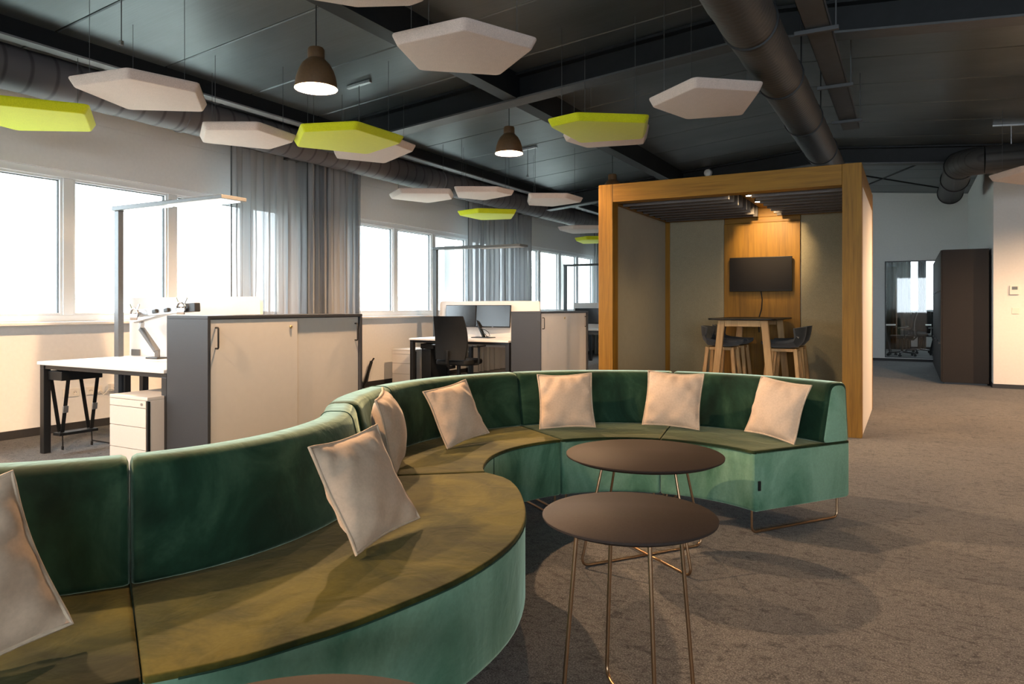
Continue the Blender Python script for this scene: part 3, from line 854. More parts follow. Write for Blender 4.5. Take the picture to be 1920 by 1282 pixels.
# ------------------------------------------------------------------ desks and workstations
def desk(x, y, label, side=1):
    """x,y = left front corner on the floor; 1.6 x 0.78, front towards -y when side=1"""
    t = thing('desk', label, 'desk', (x, y, 0), group='white desks with black frames')
    b = B(); b.box(0, 1.6, 0, .78, .715, .74, .003); b.obj('desktop', 'white_laminate', t)
    for px in (.03, 1.57):
        for py in (.05, .73):
            b = B(); b.box(px - .028, px + .028, py - .028, py + .028, 0, .685, .003); b.obj('leg', 'black_metal', t)
    b = B()
    b.box(.002, .058, .022, .758, .685, .715, .003); b.box(1.542, 1.598, .022, .758, .685, .715, .003)
    b.box(.058, 1.542, .03, .07, .68, .715, .003); b.box(.058, 1.542, .71, .75, .68, .715, .003)
    b.obj('frame', 'black_metal', t)
    return t
def cabinet(x, y, label, split=True):
    """sideboard with sliding doors facing +x"""
    t = thing('sideboard', label, 'cabinet', (x, y, 0), group='grey sideboards at the desk ends')
    D, W, H = .426, 1.53, 1.12
    b = B()
    b.box(0, D, 0, .022, .05, H - .022, .002); b.box(0, D, W - .022, W, .05, H - .022, .002)
    b.box(0, D, 0, W, H - .022, H, .002); b.box(0, D, .022, W - .022, .05, .072, .002); b.box(0, .02, .022, W - .022, .072, H - .022, .002)
    b.obj('body', 'anthracite', t)
    b = B(); b.box(.03, D - .03, .03, W - .03, 0, .05); b.obj('plinth', 'black_metal', t)
    for k, (a, e, dx) in enumerate(((.026, .80, 0), (.78, W - .026, -.018))):
        b = B(); b.box(D - .024 + dx, D - .006 + dx, a, e, .076, H - .026, .002); d = b.obj('sliding_door', 'door_cream', t)
        yy = .065 if k == 0 else W - .065
        q = B(); q.tube([(D - .008 + dx, yy, .90), (D + .018 + dx, yy, .90), (D + .022 + dx, yy, .906), (D + .022 + dx, yy, 1.034), (D + .018 + dx, yy, 1.04), (D - .008 + dx, yy, 1.04)], .006, 8)
        q.obj('handle', 'black_metal', d, True)
        if k == 0:
            q = B(); q.lathe([(.0, -.002), (.012, -.002), (.012, .008), (.008, .012), (0, .012)], (D - .006, .73, 1.03), 16, 0); q.obj('lock', 'brass', d, True)
    return t
def divider(x, y, label):
    t = thing('desk_divider', label, 'divider', (x, y, 0), group='upholstered desk dividers')
    b = B()
    pr = fillet([(0, .60), (1.68, .60), (1.68, 1.262), (0, 1.262)], [.01, .01, .05, .05], 5)
    b.loft([[(px, yy, pz) for px, pz in pr] for yy in (-.014, -.012, .012, .014)]); b.obj('panel', 'divider_fabric', t, True)
    b = B(); pts = [(px, 0, pz) for px, pz in pr]
    b.tube([(px * 1.0, 0, pz) for px, pz in fillet([(-.002, .60), (-.002, 1.264), (1.682, 1.264), (1.682, .60)], [0, .05, .05, 0], 5)], .016, 8); b.obj('edge_band', 'divider_fabric', t, True)
    for px in (.10, 1.5):
        b = B(); b.box(px - .06, px + .06, -.026, -.0145, .745, .80, .003); b.obj('clamp', 'lamp_grey', t)
    return t
def floor_lamp(x, y, label, mat, led):
    t = thing('floor_lamp', label, 'lamp', (x, y, 0), group='tall gantry lamps over the desks')
    b = B(); b.box(-.032, .032, -.025, .025, .012, 2.03, .003); b.obj('pole', mat, t)
    b = B(); b.box(-.13, .13, -.16, .16, 0, .012, .003); b.obj('base', 'black_metal', t)
    b = B(); b.box(-.028, .80, -.05, .05, 2.03, 2.07, .004); b.box(.76, 1.50, -.12, .12, 2.022, 2.052, .004); h = b.obj('head', mat, t)
    for a, e, w_ in ((.12, .70, .03), (.80, 1.46, .09)):
        b = B(); b.box(a, e, -w_, w_, 2.016 if a > .5 else 2.024, 2.022 if a > .5 else 2.03); b.obj('diffuser', led, h)
    return t
def pedestal(x, y, label):
    t = thing('drawer_pedestal', label, 'drawers', (x, y, 0), group='white drawer pedestals')
    b = B(); b.box(0, .43, .02, .58, .035, .535, .002); b.box(0, .43, 0, .58, .535, .558, .003); b.obj('body', 'pedestal_white', t)
    z = [.04, .175, .34, .475, .532]
    zs = [(.04, .19), (.194, .345), (.349, .48), (.484, .532)]
    for k, (a, e) in enumerate(zs):
        b = B(); b.box(.002, .412, 0, .0195, a, e, .0015); d = b.obj('drawer', 'pedestal_white', t)
        if k == 3:
            q = B(); q.lathe([(0, -.006), (.009, -.006), (.009, .002)], (.37, 0, (a + e) / 2), 14, 1); q.obj('lock', 'silver', d, True)
    b = B(); b.box(.413, .432, .004, .02, .04, .53); b.obj('grip_channel', 'black_plastic', t)
    for px in (.05, .38):
        for py in (.06, .52):
            b = B(); b.lathe([(0, -.012), (.0175, -.012), (.0175, .012), (0, .012)], (px, py, .0175), 14, 0); b.obj('castor', 'black_plastic', t, True)
    return t
def cpu_holder(x, y, label):
    """long side along y; hangs under the desktop"""
    t = thing('computer_holder', label, 'computer holder', (x, y, 0), group='strap computer holders under the desks')
    b = B(); b.box(-.11, .11, 0, .33, .592, .665, .004); b.box(-.05, .05, .05, .28, .665, .685, .002); b.obj('mounting_box', 'black_plastic', t)
    for py in (.045, .28):
        for sx in (-1, 1):
            b = B(); b.bar((sx * .10, py + .012 * sx, .60), (sx * .02, py + .01, .17), .030, .004, upv=(1, 0, .2)); s = b.obj('strap', 'black_plastic', t)
            if sx > 0:
                q = B(); q.bar((.060, py + .01, .33), (.068, py + .01, .385), .042, .014, .003, upv=(1, 0, .2)); q.obj('buckle', 'silver', s)
        b = B(); b.bar((.02, py + .01, .17), (.03, py + .008, .06), .012, .004); b.bar((.03, py + .008, .06), (.03, py + .006, .03), .024, .006); b.obj('strap_end', 'black_plastic', t)
    b = B(); b.box(-.05, .05, .02, .33, .145, .168, .003); b.obj('crossbar', 'black_plastic', t)
    return t
def monitor(x, y, z, rz, tilt, label, mat='screen_matte', wdt=.545):
    """screen faces -y"""
    t = thing('monitor', label, 'monitor', (x, y, z), rz, group='desk monitors'); t.rotation_euler = (R(-tilt), 0, rz)
    b = B(); b.box(-wdt / 2, wdt / 2, -.012, .012, 0, .32, .004); b.obj('housing', 'black_plastic', t)
    b = B(); b.box(-wdt / 2 + .008, wdt / 2 - .008, -.0135, -.0125, .016, .312); b.obj('screen', mat, t)
    b = B(); b.box(-.05, .05, .0125, .03, .11, .21, .003); b.obj('mount', 'black_plastic', t)
    b = B(); b.box(-.012, .012, -.0138, -.012, .004, .010); b.obj('badge', 'silver', t)
    return t
def office_chair(x, y, rz, label):
    """faces +y, backrest at -y"""
    t = thing('office_chair', label, 'chair', (x, y, 0), rz, group='black swivel chairs')
    b = B()
    W, hh = .235, .56
    loops = []
    for i in range(13):
        v = i / 12; z = .50 + v * hh
        wv = W * (1 - .10 * (2 * v - 1) ** 2)
        yc = -.27 - .05 * math.sin(v * PI) * -1 - .06 * v
        pts = []
        for j in range(9):
            u = -1 + j / 4; pts.append((u * wv, yc + .05 * u * u * 1.0 + .02, z))
        for j in range(8, -1, -1):
            u = -1 + j / 4; pts.append((u * wv, yc + .05 * u * u - .012, z))
        loops.append(pts)
    b.loft(loops); b.obj('backrest', 'chair_fabric', t, True)
    b = B(); b.tube([(0, -.12, .40), (0, -.24, .40), (0, -.30, .46), (0, -.30, .62)], .022, 10); b.obj('back_support', 'black_plastic', t, True)
    b = B()
    pr = fillet([(-.24, -.22), (.24, -.22), (.25, .25), (-.25, .25)], .08, 5)
    b.loft([[(px * k, py * k, z) for px, py in pr] for k, z in ((.92, .425), (.99, .44), (1.0, .47), (.97, .49), (.85, .50))]); b.obj('seat', 'chair_fabric', t, True)
    for s in (-1, 1):
        b = B(); b.tube([(s * .20, .0, .43), (s * .29, .0, .44), (s * .30, .0, .50), (s * .30, 0, .66)], .016, 8); b.box(s * .30 - .04, s * .30 + .04, -.13, .13, .66, .685, .01); b.obj('armrest', 'black_plastic', t, True)
    b = B(); b.tube([(0, 0, .09), (0, 0, .42)], .026, 14); b.obj('column', 'black_plastic', t, True)
    b = B()
    for k in range(5):
        a = 2 * PI * k / 5 + .3; b.bar((0, 0, .105), (.30 * math.cos(a), .30 * math.sin(a), .075), .04, .03, .006)
    b.obj('star_base', 'black_plastic', t)
    for k in range(5):
        a = 2 * PI * k / 5 + .3
        b = B(); m = Matrix.Rotation(a + .7, 4, 'Z'); m.translation = (.30 * math.cos(a), .30 * math.sin(a), 0)
        for dx in (-.016, .016):
            q = bmesh.new(); bmesh.ops.create_cone(q, cap_ends=True, segments=16, radius1=.028, radius2=.028, depth=.018)
            b.add(q, m @ Matrix.Translation((dx, 0, .0285)) @ Matrix.Rotation(R(90), 4, 'Y'))
        b.box(-.012, .012, -.012, .012, .03, .07, 0, m)
        b.obj('castor', 'black_plastic', t, True)
    return t

OFF = 4.885
names = ['near', 'middle', 'far']
DX = -6.13
side_lab = [['white desk with the bare monitor arm, nearest the camera', 'white desk behind the divider of the nearest workstation'],
            ['white desk with two monitors and a black swivel chair', 'white desk on the window side behind the two monitors'],
            ['white desk half hidden by the wooden booth post', 'white desk farthest away behind the booth']]
div_lab = ['pale upholstered divider behind the bare monitor arm', 'pale upholstered divider behind the pair of monitors', 'pale upholstered divider farthest away beside the booth post']
lamp_lab = ['tall lit gantry lamp over the nearest desk', 'tall dark gantry lamp over the desk with two monitors', 'tall dark gantry lamp farthest away beside the booth']
cab_lab = ['grey sideboard with cream sliding doors, nearest and largest', 'grey sideboard with cream sliding doors beside the desk with two monitors']
for i in range(3):
    oy = OFF * i
    desk(DX, 3.165 + oy, side_lab[i][0]); desk(DX, 4.015 + oy, side_lab[i][1])
    divider(-6.16, 3.98 + oy, div_lab[i])
    floor_lamp([-6.15, -6.20, -6.33][i], [3.86, 8.80, 13.70][i] , lamp_lab[i], ['lamp_grey', 'lamp_dark', 'lamp_dark'][i], ['led_diffuser', 'led_off', 'led_off'][i])
    if i < 2: cabinet(-4.486, 3.157 + oy, cab_lab[i])
pedestal(-4.985, 3.06, 'white drawer pedestal under the nearest desk beside the big sideboard')
pedestal(-5.15, 4.35, 'white drawer pedestal half hidden behind the nearest desk')
pedestal(-6.72, 8.42, 'cream drawer pedestal by the window wall left of the middle desk')
cpu_holder(-5.98, 3.215, 'black strap computer holder hanging empty under the nearest desk')
h2 = cpu_holder(-5.90, 8.16, 'black computer holder under the desk with two monitors, holding a tower')
b = B(); b.box(-5.98, -5.82, 8.14, 8.53, .169, .585, .008); tag(b.obj('computer_tower', 'black_plastic'), 'black computer tower held under the middle desk', 'computer')

# dual monitor arm on the near desk, without screens
t = thing('monitor_bracket', 'bare dual monitor arm on the nearest desk with empty mounting plates', 'monitor arm', (-5.58, 3.84, .74))
b = B(); b.box(-.09, .07, -.05, .05, 0, .014, .004); b.obj('base', 'black_metal', t)
b = B(); b.tube([(0, 0, .014), (0, 0, .07)], .022, 14); b.bar((0, 0, .06), (-.19, -.02, .255), .05, .035, .008); b.obj('lower_arm', 'lamp_grey', t)
b = B(); b.bar((-.19, -.02, .245), (-.18, -.02, .31), .034, .034, .006); b.bar((-.24, -.03, .315), (.28, -.06, .40), .06, .032, .008); b.obj('upper_arm', 'silver', t)
b = B(); b.bar((-.02, -.14, .385), (.72, -.14, .435), .03, .062, .006); b.obj('crossbar', 'silver', t)
b = B()
b.bar((.6, -.16, .43), (.73, -.16, .437), .05, .07, .006); b.obj('end_grip', 'black_metal', t)
for u in (.2, .35, .5):
    b = B(); b.bar((u - .02, -.165, .385 + u * .067), (u + .03, -.165, .395 + u * .067), .02, .03, .004); b.obj('clamp', 'black_metal', t)
for px, pz in ((-.01, .375), (.585, .425)):
    b = B()
    b.tube([(px + .05 * math.cos(R(a)), -.20, pz + .05 * math.sin(R(a))) for a in range(-20, 201, 20)], .009, 8)
    for sx in (-1, 1): b.bar((px + sx * .03, -.20, pz + .03), (px + sx * .065, -.20, pz + .085), .014, .008, 0, (0, 1, 0))
    b.box(px - .045, px + .045, -.208, -.196, pz - .045, pz + .005, .003)
    b.tube([(px, -.20, pz), (px, -.13, pz + .01)], .016, 10)
    b.obj('mounting_plate', 'chrome', t, True)

# monitors on the middle desk
monitor(-5.735, 8.765, .885, R(-3), 4, 'left black monitor on the middle desk, dark screen', 'screen_matte')
monitor(-5.185, 8.765, .885, R(5), 6, 'right monitor on the middle desk, screen reflecting pale light', 'screen_matte', .54)
t = thing('monitor_stand', 'black dual monitor stand with cables on the middle desk', 'monitor arm', (-5.30, 8.66, .74))
b = B(); b.box(-.13, .17, -.09, .09, 0, .012, .004); b.obj('base', 'black_metal', t)
b = B(); b.bar((.03, 0, .01), (-.10, .06, .20), .045, .03, .006); b.bar((-.10, .06, .20), (-.17, .155, .29), .045, .03, .006); b.bar((-.38, .158, .30), (.10, .158, .30), .03, .04, .004); b.obj('arm', 'black_plastic', t)
b = B()
b.tube([(-.05, .02, .13), (.05, -.02, .12), (.13, -.04, .08), (.16, -.05, .03), (.10, -.06, .02)], .005, 6)
b.tube([(-.04, .02, .11), (.03, -.03, .07), (.08, -.04, .05), (.11, -.05, .02)], .005, 6)
b.obj('cable', 'black_plastic', t, True)
monitor(-5.80, 13.62, .83, 0, 0, 'black monitor on the far desk beside the booth post')
office_chair(-5.17, 7.86, R(4), 'black high backed swivel chair at the middle desk, back to the camera')
office_chair(-4.98, 9.45, R(178), 'black swivel chair behind the middle desk, seen under the desktop')
office_chair(-4.55, 12.55, R(20), 'black swivel chair between the far sideboard and the booth')

# wall sockets under the near window
def socket(y, z, wdt, label, holes):
    t = thing('wall_socket', label, 'socket', (XL, y, z), group='wall sockets')
    b = B(); b.box(0, .011, -wdt / 2, wdt / 2, -.04, .04, .003); b.obj('plate', 'socket_white', t)
    for k in range(holes):
        yy = (k - (holes - 1) / 2) * .071
        b = B(); b.lathe([(.024, .0115), (.021, .013), (.019, .0115), (0, .0112)], (0, yy, 0), 20, 0); b.obj('outlet', 'socket_white', t, True)
        b = B()
        for s in (-1, 1): b.lathe([(0, .0118), (.0035, .0122)], (0, yy + s * .0095, 0), 8, 0)
        b.obj('contact_hole', 'black_plastic', t)
socket(3.918, .36, .152, 'double wall socket left of the hanging straps under the near window', 2)
socket(4.14, .36, .152, 'double wall socket with a white plug behind the straps', 2)
t = thing('wall_box', 'small cream data box on the wall near the lamp pole', 'socket', (XL, 4.33, .375))
b = B(); b.box(0, .05, -.05, .05, -.035, .035, .004); b.obj('box', 'socket_white', t)
b = B(); b.box(.0503, .052, -.02, .02, -.01, .0, 0); b.obj('port', 'black_plastic', t)
t = thing('power_plug', 'white plug with a looping cable in the wall socket', 'plug', (XL + .012, 4.17, .35))
b = B(); b.lathe([(.0, .0), (.02, .0), (.018, .03), (.006, .04)], (0, 0, 0), 16, 0); b.obj('plug', 'socket_white', t, True)
b = B(); b.tube([(.038, 0, 0), (.06, .02, -.03), (.05, .05, -.02), (.04, .09, .02), (.05, .2, -.02), (.3, .5, -.25), (.6, .3, -.345)], .004, 6); b.obj('cable', 'socket_white', t, True)
# cable cover flap left of the middle desk
t = thing('cable_duct', 'dark cable duct standing against the wall left of the cream pedestal', 'cable duct', (-6.93, 8.02, 0))
b = B(); b.bar((0, .0, .0), (.02, .16, .38), .02, .05, .006); b.tube([(.03, -.02, .01), (.04, .04, .1), (.04, .12, .36), (.03, .2, .42)], .012, 8); b.obj('conduit', 'black_plastic', t, True)

# ------------------------------------------------------------------ curtains
def curtain(y0, y1, folds, label, x=-6.74, seed=0, depth=.05, top=3.02, bunch=None):
    rnd = random.Random(seed)
    t = thing('curtain', label, 'curtain', (x, 0, 0), group='grey voile curtains')
    n = folds * 10; loops = []
    ph = 0; ps = []
    k = [rnd.uniform(.45, 1.5) for _ in range(folds + 2)]
    for i in range(n + 1):
        u = i / n; fi = u * folds; a = int(min(fi, folds - 1)); fr = fi - a
        amp = depth * (k[a] * (1 - fr) + k[a + 1] * fr)
        yy = y0 + (y1 - y0) * u + .028 * math.sin(2 * PI * fi * 2 + a)
        ps.append((amp * math.sin(2 * PI * fi), yy))
    b = B(); bm = b.bm
    rows = []
    zs = [.02, .6, 1.2, 1.9, 2.5, top]
    for j, z in enumerate(zs):
        s = 1.0 + .18 * (1 - j / (len(zs) - 1))
        rows.append([bm.verts.new((px * s, py + .006 * math.sin(3 * j + px * 90), z)) for px, py in ps])
    for a, c in zip(rows[:-1], rows[1:]):
        for i in range(n): bm.faces.new((a[i], a[i + 1], c[i + 1], c[i]))
    b.obj('voile', 'voile_grey', t, True)
    b = B(); b.box(-.018, .018, y0 - .03, y1 + .03, top, top + .03, .004); b.obj('rail', 'steel_flange', t)
    b = B(); b.tube([(ps[0][0], y0 - .008, .02), (ps[0][0], y0 - .008, top)], .008, 6); b.obj('edge_hem', 'lamp_dark', t)
    return t
curtain(5.56, 6.85, 6, 'sheer grey curtain over the near window, left half that starts behind the lit lamp', seed=3, depth=.024)
curtain(6.62, 7.58, 9, 'sheer grey curtain folded tighter to the right of the nearest sheer one', seed=5, x=-6.62, depth=.06)
curtain(10.56, 12.97, 13, 'sheer grey brown curtain behind the small lime panel', seed=8, depth=.06)
curtain(16.3, 17.3, 8, 'sheer grey curtain farthest away beside the booth post', seed=9, depth=.06)

# ------------------------------------------------------------------ wooden booth
PX0, PX1, PY0, PY1, PH = -2.90, -0.372, 7.117, 9.30, 2.475
POST, BEAM = .16, .19
t = thing('meeting_booth', 'open oak framed meeting booth with grey fabric walls behind the sofa', 'booth', (0, 0, 0))
for x0, y0 in ((PX0, PY0), (PX1 - POST, PY0), (PX0, PY1 - .12), (PX1 - POST, PY1 - .12)):
    d = POST if y0 == PY0 else .12
    b = B(); b.box(x0, x0 + POST, y0, y0 + d, 0, PH, .003); b.obj('post', 'oak_z', t)
for y0, d in ((PY0 + .001, POST - .002), (PY1 - .12, .12)):
    b = B(); b.box(PX0 + POST + .002, PX1 - POST - .002, y0, y0 + d, PH - BEAM, PH - .001, .003); b.obj('top_beam', 'oak_x', t)
for x0 in (PX0 + .001, PX1 - POST + .001):
    b = B(); b.box(x0, x0 + POST - .002, PY0 + POST + .002, PY1 - .122, PH - BEAM, PH - .001, .003); b.obj('top_beam', 'oak_y', t)
for x0, lab in ((PX0 + .04, None), (PX1 - .10, None)):
    b = B(); b.box(x0, x0 + .06, PY0 + POST, PY1 - .12, .0, PH - BEAM, .002); b.obj('side_panel', 'pod_fabric', t)
b = B(); b.box(PX1 - .039, PX1 - .002, PY0 + POST + .002, PY1 - .122, .0, PH - BEAM - .002, .002); b.obj('outer_panel', 'pod_outer', t)
b = B(); b.box(PX0 + .002, PX0 + .039, PY0 + POST + .002, PY1 - .122, .0, PH - BEAM - .002, .002); b.obj('outer_panel', 'pod_outer', t)
BX0, BX1 = -2.04, -1.144
b = B(); b.box(PX0 + POST, BX0 - .006, PY1 - .11, PY1 - .04, 0, PH - BEAM, .002); b.obj('back_panel', 'pod_fabric', t)
b = B(); b.box(BX1 + .006, PX1 - POST, PY1 - .11, PY1 - .04, 0, PH - BEAM, .002); b.obj('back_panel', 'pod_fabric', t)
b = B(); b.box(BX0, BX1, PY1 - .13, PY1 - .04, 0, 2.215, .003); b.obj('back_panel', 'oak_z', t)
b = B(); b.box(BX0, BX1, PY1 - .11, PY1 - .05, 2.219, PH - BEAM, .003); b.obj('header', 'oak_x', t)
b = B(); b.box(PX0 + POST, PX1 - POST, PY0 + POST, PY1 - .12, PH - .06, PH - .02); rf = b.obj('roof_board', 'baffle_grey', t)
b = B(); b.box(-1.60, -1.38, PY0 + POST, PY1 - .12, PH - .085, PH - .06, .003); b.obj('light_strip', 'oak_y', t)
for k in range(8):
    y = PY0 + POST + .12 + k * .225
    for xa, xb in ((PX0 + POST + .01, -1.60), (-1.38, PX1 - POST - .01)):
        b = B(); b.box(xa, xb, y, y + .04, PH - .205, PH - .06, .004); b.obj('baffle', 'baffle_grey', t)
for y in (7.38, 7.85, 8.36):
    b = B(); b.lathe([(0, 0), (.030, 0), (.034, .004), (.034, .03), (0, .03)], (-1.49, y, PH - .117), 20); s = b.obj('spotlight', 'black_metal', t, True)
    q = B(); q.lathe([(0, -.002), (.026, -.002), (.028, .0)], (-1.49, y, PH - .1175), 20); q.obj('lens', 'spot_lens', s, True)
    l = bpy.data.lights.new('booth_spot', 'SPOT'); l.energy = POD_SPOT_W * (6.0 if y > 8 else 1.6); l.color = (1.0, .70, .36); l.spot_size = R(66 if y > 8 else 140); l.spot_blend = .8; l.shadow_soft_size = .02
    lo = bpy.data.objects.new('booth_spot', l); COL.objects.link(lo); lo.parent = t; lo.location = (-1.49, y, PH - .13); lo.rotation_euler = (R(64 if y > 8 else 6), 0, 0)

t = thing('television', 'black flat television on the oak back panel of the booth', 'television', (-1.592, PY1 - .19, 1.368))
b = B(); b.box(-.365, .365, -.012, .03, 0, .42, .004); b.obj('housing', 'black_plastic', t)
b = B(); b.box(-.358, .358, -.0135, -.0125, .014, .413); b.obj('screen', 'screen_black', t)
b = B(); b.box(-.15, .15, .03, .058, .10, .32); b.obj('wall_mount', 'black_metal', t)
b = B(); b.tube([(0, .04, .01), (.015, .045, -.10), (.005, .045, -.22), (-.03, .04, -.34), (-.02, .045, -.5)], .006, 8); b.obj('cable', 'black_plastic', t, True)

# high table
t = thing('high_table', 'high table with dark top and pale wooden frame legs inside the booth', 'table', (-1.58, 8.42, 0))
b = B(); pr = fillet([(-.36, -.56), (.36, -.56), (.36, .70), (-.36, .70)], .10, 6)
b.loft([[(px * k, py * k, z) for px, py in pr] for k, z in ((.985, 1.036), (1.0, 1.042), (1.0, 1.05), (.995, 1.054))]); b.obj('tabletop', 'black_plastic', t, True)
for sy in (-.42, .60):
    for sx in (-1, 1):
        b = B(); b.bar((sx * .225, sy, 1.034), (sx * .325, sy + (.03 if sy > 0 else -.03), 0.002), .075, .05, .008, (0, 1, 0)); b.obj('leg', 'ash_leg', t)
    b = B(); b.box(-.19, .19, sy - .025, sy + .025, .965, 1.034, .004); b.obj('rail', 'ash_leg', t)
b = B(); b.box(-.03, .03, -.395, .575, .985, 1.034, .004); b.obj('rail', 'ash_leg', t)

def bar_stool(x, y, rz, label):
    """faces +x, low back at -x"""
    t = thing('bar_stool', label, 'stool', (x, y, 0), rz, group='bar stools in the booth')
    b = B()
    # bucket shell: rounded seat pan rising into a low wrap-around back
    prof = [(.20, .775), (.17, .757), (.08, .745), (-.06, .745), (-.15, .757), (-.195, .80), (-.215, .87), (-.228, .965)]
    m = len(prof); K = 10
    def pt(i, j, off):
        px, pz = prof[i]; u = -1 + 2 * j / K
        v = i / (m - 1); half = .20 + .015 * math.sin(PI * v)
        up = .055 * abs(u) ** 2.5 * (1 - v) * (.4 + v * 1.5) + (.045 * abs(u) ** 2.5 * min(1, v * 1.4))
        fw = .10 * abs(u) ** 2.2 * max(0, v - .45) / .55
        if v > .85: half *= .95
        return (px + fw + off * (.6 if v > .6 else 0), u * half, pz + up * (1 if v < .8 else -.35) + (off if v < .7 else 0))
    top = [[b.bm.verts.new(pt(i, j, .014)) for j in range(K + 1)] for i in range(m)]
    bot = [[b.bm.verts.new(pt(i, j, -.014)) for j in range(K + 1)] for i in range(m)]
    for g, fl_ in ((top, False), (bot, True)):
        for i in range(m - 1):
            for j in range(K): b.bm.faces.new((g[i][j], g[i + 1][j], g[i + 1][j + 1], g[i][j + 1]))
    for i in range(m - 1):
        for j in (0, K): b.bm.faces.new((top[i][j], top[i + 1][j], bot[i + 1][j], bot[i][j]))
    for j in range(K):
        for i in (0, m - 1): b.bm.faces.new((top[i][j], top[i][j + 1], bot[i][j + 1], bot[i][j]))
    b.obj('shell', 'stool_felt', t, True)
    b = B(); b.box(-.15, .14, -.13, .13, .695, .728, .006); b.obj('seat_support', 'ash_leg', t)
    for sx in (-1, 1):
        for sy in (-1, 1):
            b = B(); b.bar((sx * .135, sy * .125, .728), (sx * .205, sy * .195, .002), .042, .042, .008, (0, 1, 0)); b.obj('leg', 'ash_leg', t)
    b = B(); z = .30; q = .176
    for a, c in (((-q, -q + .01), (q, -q + .01)), ((q, -q + .01), (q, q - .01)), ((q, q - .01), (-q, q - .01)), ((-q, q - .01), (-q, -q + .01))):
        b.tube([(a[0], a[1], z), (c[0], c[1], z)], .009, 8)
    b.obj('footrest', 'black_metal', t, True)
    return t
bar_stool(-1.86, 8.27, 0, 'dark shell bar stool with pale legs at the left of the high table, front one')
bar_stool(-1.84, 8.74, 0, 'dark shell bar stool with pale legs at the left of the high table, rear one')
bar_stool(-1.20, 8.27, PI, 'dark shell bar stool with pale legs at the right of the high table, front one')
bar_stool(-1.20, 8.74, PI, 'dark shell bar stool with pale legs at the right of the high table, rear one')

# ------------------------------------------------------------------ wardrobes, thermostat, switch
wlab = ['dark brown tall wardrobe nearest, its end panel facing the camera', 'dark brown tall wardrobe second in the row along the white return wall',
        'dark brown tall wardrobe third in the row along the white return wall', 'dark brown tall wardrobe last in the row by the glazed opening']
for k in range(4):
    y0 = 12.75 + k * 1.02
    t = thing('wardrobe', wlab[k], 'wardrobe', (.42, y0, 0), group='dark wardrobes')
    h = 2.05
    b = B(); b.box(.02, .618, 0, 1.0, .03, h, .002); b.obj('body', 'wardrobe_dark', t)
    b = B(); b.box(.05, .60, .02, .98, 0, .03); b.obj('plinth', 'black_metal', t)
    for a in (.003, .502):
        b = B(); b.box(0, .0185, a, a + .495, .04, h - .005, .002); d = b.obj('door', 'wardrobe_dark', t)
        for z in (.62, 1.42):
            if a < .1:
                q = B(); q.lathe([(0, -.028), (.014, -.028), (.016, -.02), (.008, -.012), (.006, .0)], (0, a + .06, z), 14, 0); q.obj('knob', 'silver', d, True)
t = thing('thermostat', 'small white thermostat with grey display on the warm lit wall', 'thermostat', (1.32, 12.5, 1.42))
b = B(); b.box(-.058, .058, -.03, 0, -.065, .065, .005); b.obj('case', 'socket_white', t)
b = B(); b.box(-.032, .036, -.0312, -.0302, .005, .05); b.obj('display', 'lcd_grey', t)
t = thing('light_switch', 'small white light switch below the thermostat', 'switch', (1.335, 12.5, 1.12))
b = B(); b.box(-.045, .045, -.010, 0, -.045, .045, .003); b.obj('plate', 'socket_white', t)
b = B(); m = Matrix.Rotation(R(3), 4, 'X'); b.box(-.028, .028, -.014, -.009, -.028, .028, .002, m); b.obj('rocker', 'socket_white', t)

# ------------------------------------------------------------------ meeting room seen through the glazed opening
rw = B()
rw.box(-4.2, -4.0, YF + .15, 23.2, 0, 3.2); rw.box(4.0, 4.2, YF + .15, 23.2, 0, 3.2)
rw.box(-4.2, 4.2, 22.6, 22.8, 0, 1.02); rw.box(-4.2, 4.2, 22.6, 22.8, 2.5, 3.2)
for a, c in ((-4.2, -1.6), (2.4, 4.2)): rw.box(a, c, 22.6, 22.8, 1.02, 2.5)
rw.box(-4.2, 4.2, YF + .15, 23.2, 3.0, 3.2)
struct(rw.obj('wall_meeting_room', 'white_wall'), 'pale wall and window edge of the meeting room seen through the glass', 'wall')
bb = B(); bb.box(-4.0, 4.0, 22.585, 22.6, 0, .08); struct(bb.obj('baseboard_meeting_room', 'black_skirting'), 'dark skirting of the meeting room behind the glass', 'baseboard')
t = bpy.data.objects.new('window_5', None); COL.objects.link(t); t.location = (0, 22.65, 0)
struct(t, 'bright window of the meeting room behind the glass', 'window')
f = B(); f.box(-1.6, 2.4, 0, .08, 1.02, 1.10, .004); f.box(-1.6, 2.4, 0, .08, 2.44, 2.5, .004)
for x in (-1.6, -.6, 1.25, 2.34): f.box(x, x + .06, 0, .08, 1.1, 2.44, .004)
f.obj('window_frame', 'frame_white', t)
for a, c in ((-1.54, -.6), (-.54, 1.25), (1.31, 2.34)):
    p = B(); p.box(a, c, .035, .041, 1.10, 2.44); p.obj('pane', 'window_glass', t)
portal((.4, 22.75, 1.77), (R(-90), 0, 0), 3.9, 1.4)
def far_curtain(x0, x1, folds, label, seed):
    rnd = random.Random(seed); t = thing('curtain', label, 'curtain', (0, 22.45, 0), group='curtains in the meeting room')
    n = folds * 8; b = B(); ps = []
    k = [rnd.uniform(.5, 1.4) for _ in range(folds + 2)]
    for i in range(n + 1):
        u = i / n; fi = u * folds; a = int(min(fi, folds - 1))
        ps.append((x0 + (x1 - x0) * u, .05 * k[a] * math.sin(2 * PI * fi)))
    r0 = [b.bm.verts.new((x, y, .02)) for x, y in ps]; r1 = [b.bm.verts.new((x, y, 2.7)) for x, y in ps]
    for i in range(n): b.bm.faces.new((r0[i], r0[i + 1], r1[i + 1], r1[i]))
    b.obj('voile', 'voile_dense', t, True)
    b = B(); b.box(x0 - .05, x1 + .05, -.015, .015, 2.7, 2.73); b.obj('rail', 'steel_flange', t)
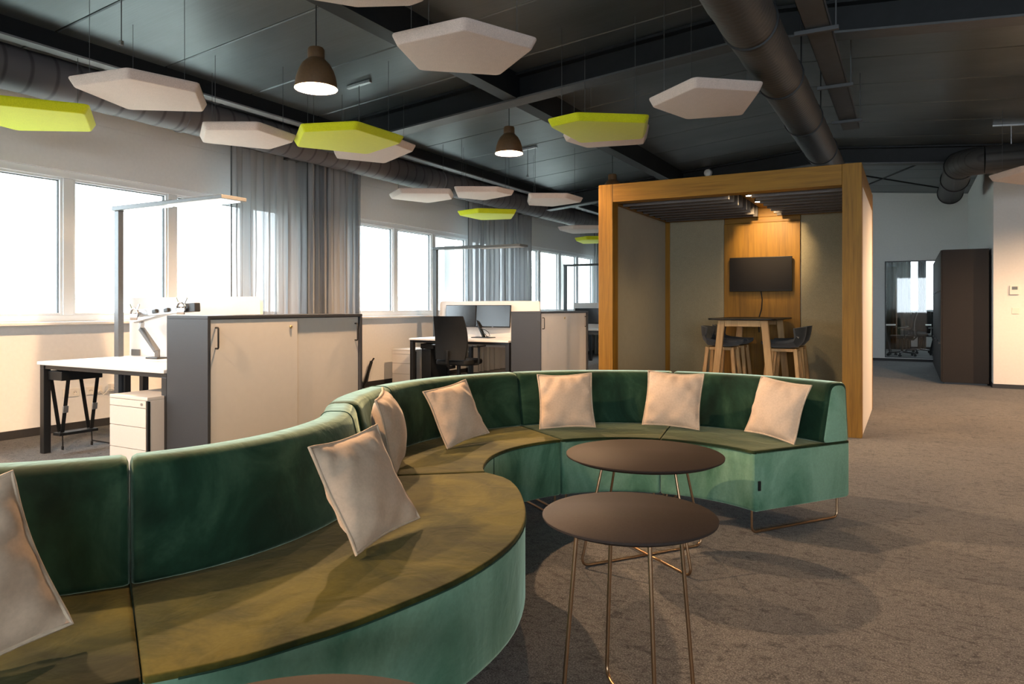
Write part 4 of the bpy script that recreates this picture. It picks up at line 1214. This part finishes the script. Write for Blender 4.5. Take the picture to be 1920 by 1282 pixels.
far_curtain(-1.3, .04, 13, 'wide grey curtain on the left of the meeting room window', 2)
far_curtain(.20, .40, 4, 'narrow gathered grey curtain in the middle of the meeting room window', 6)
def meet_table(x, y, w_, d_, label):
    t = thing('meeting_table', label, 'table', (x, y, 0), group='white tables in the meeting room')
    b = B(); b.box(-w_ / 2, w_ / 2, -d_ / 2, d_ / 2, .715, .74, .004); b.obj('tabletop', 'white_laminate', t)
    for sx in (-1, 1):
        for sy in (-1, 1):
            b = B(); b.bar((sx * (w_ / 2 - .25), sy * .2, .715), (sx * (w_ / 2 - .1), sy * (d_ / 2 - .08), 0.0), .035, .035); b.obj('leg', 'black_metal', t)
meet_table(-.95, 20.2, 1.3, .8, 'white table on the left of the meeting room behind the glass')
meet_table(.95, 20.4, 1.2, .8, 'white table on the right of the meeting room behind the glass')
office_chair(-.15, 19.5, R(100), 'dark swivel chair in the meeting room, left one nearest the glass')
office_chair(.22, 20.9, R(170), 'tall dark swivel chair in the middle of the meeting room')
office_chair(.75, 19.6, R(200), 'dark swivel chair at the right of the meeting room beside the wardrobes')

# ------------------------------------------------------------------ outside, far below the windows
g = B(); g.box(-400, -8, -150, 260, -4.6, -4.5)
struct(g.obj('ground', 'far_ground'), 'pale overexposed ground outside the windows', 'ground')
def tree(x, y, h, r, label, seed):
    rnd = random.Random(seed)
    t = thing('tree', label, 'tree', (x, y, -4.5), group='pale trees outside')
    b = B(); b.tube([(0, 0, 0), (.1, 0, h * .5)], .3, 8, r2=.18); b.obj('trunk', 'far_roof', t)
    b = B()
    for _ in range(9):
        q = bmesh.new(); bmesh.ops.create_icosphere(q, subdivisions=2, radius=r * rnd.uniform(.4, .62))
        for v in q.verts: v.co *= rnd.uniform(.86, 1.14)
        b.add(q, Matrix.Translation((rnd.uniform(-.6, .6) * r, rnd.uniform(-.6, .6) * r, h * .72 + rnd.uniform(-.5, .5) * r)))
    b.obj('crown', 'far_leaf', t)
for i, (x, y, h, r) in enumerate(((-60, 22, 6.4, 3.2), (-58, 29, 5.9, 3.0), (-62, 38, 6.0, 3.2), (-44, 88.7, 10.5, 4.5), (-52, 104, 12.5, 5.0))):
    tree(x, y, h, r, ['pale green tree seen through the leftmost pane', 'pale tree low in the second pane from the left', 'pale tree low in the near window behind the lamp pole',
                      'pale leafy tree seen through the far window', 'tall pale tree behind the leafy one in the far window'][i], i)
t = thing('house', 'pale gabled house roof low in the middle window', 'house', (-60, 72, -4.5), R(20))
b = B(); b.box(-6, 6, -5, 5, 0, 3.6); b.obj('wall', 'far_house', t)
b = B(); b.loft([[(-6.4, -5.4, 3.6), (-6.4, 5.4, 3.6), (-6.4, 0, 7.0)], [(6.4, -5.4, 3.6), (6.4, 5.4, 3.6), (6.4, 0, 7.0)]]); b.obj('roof', 'far_roof', t)
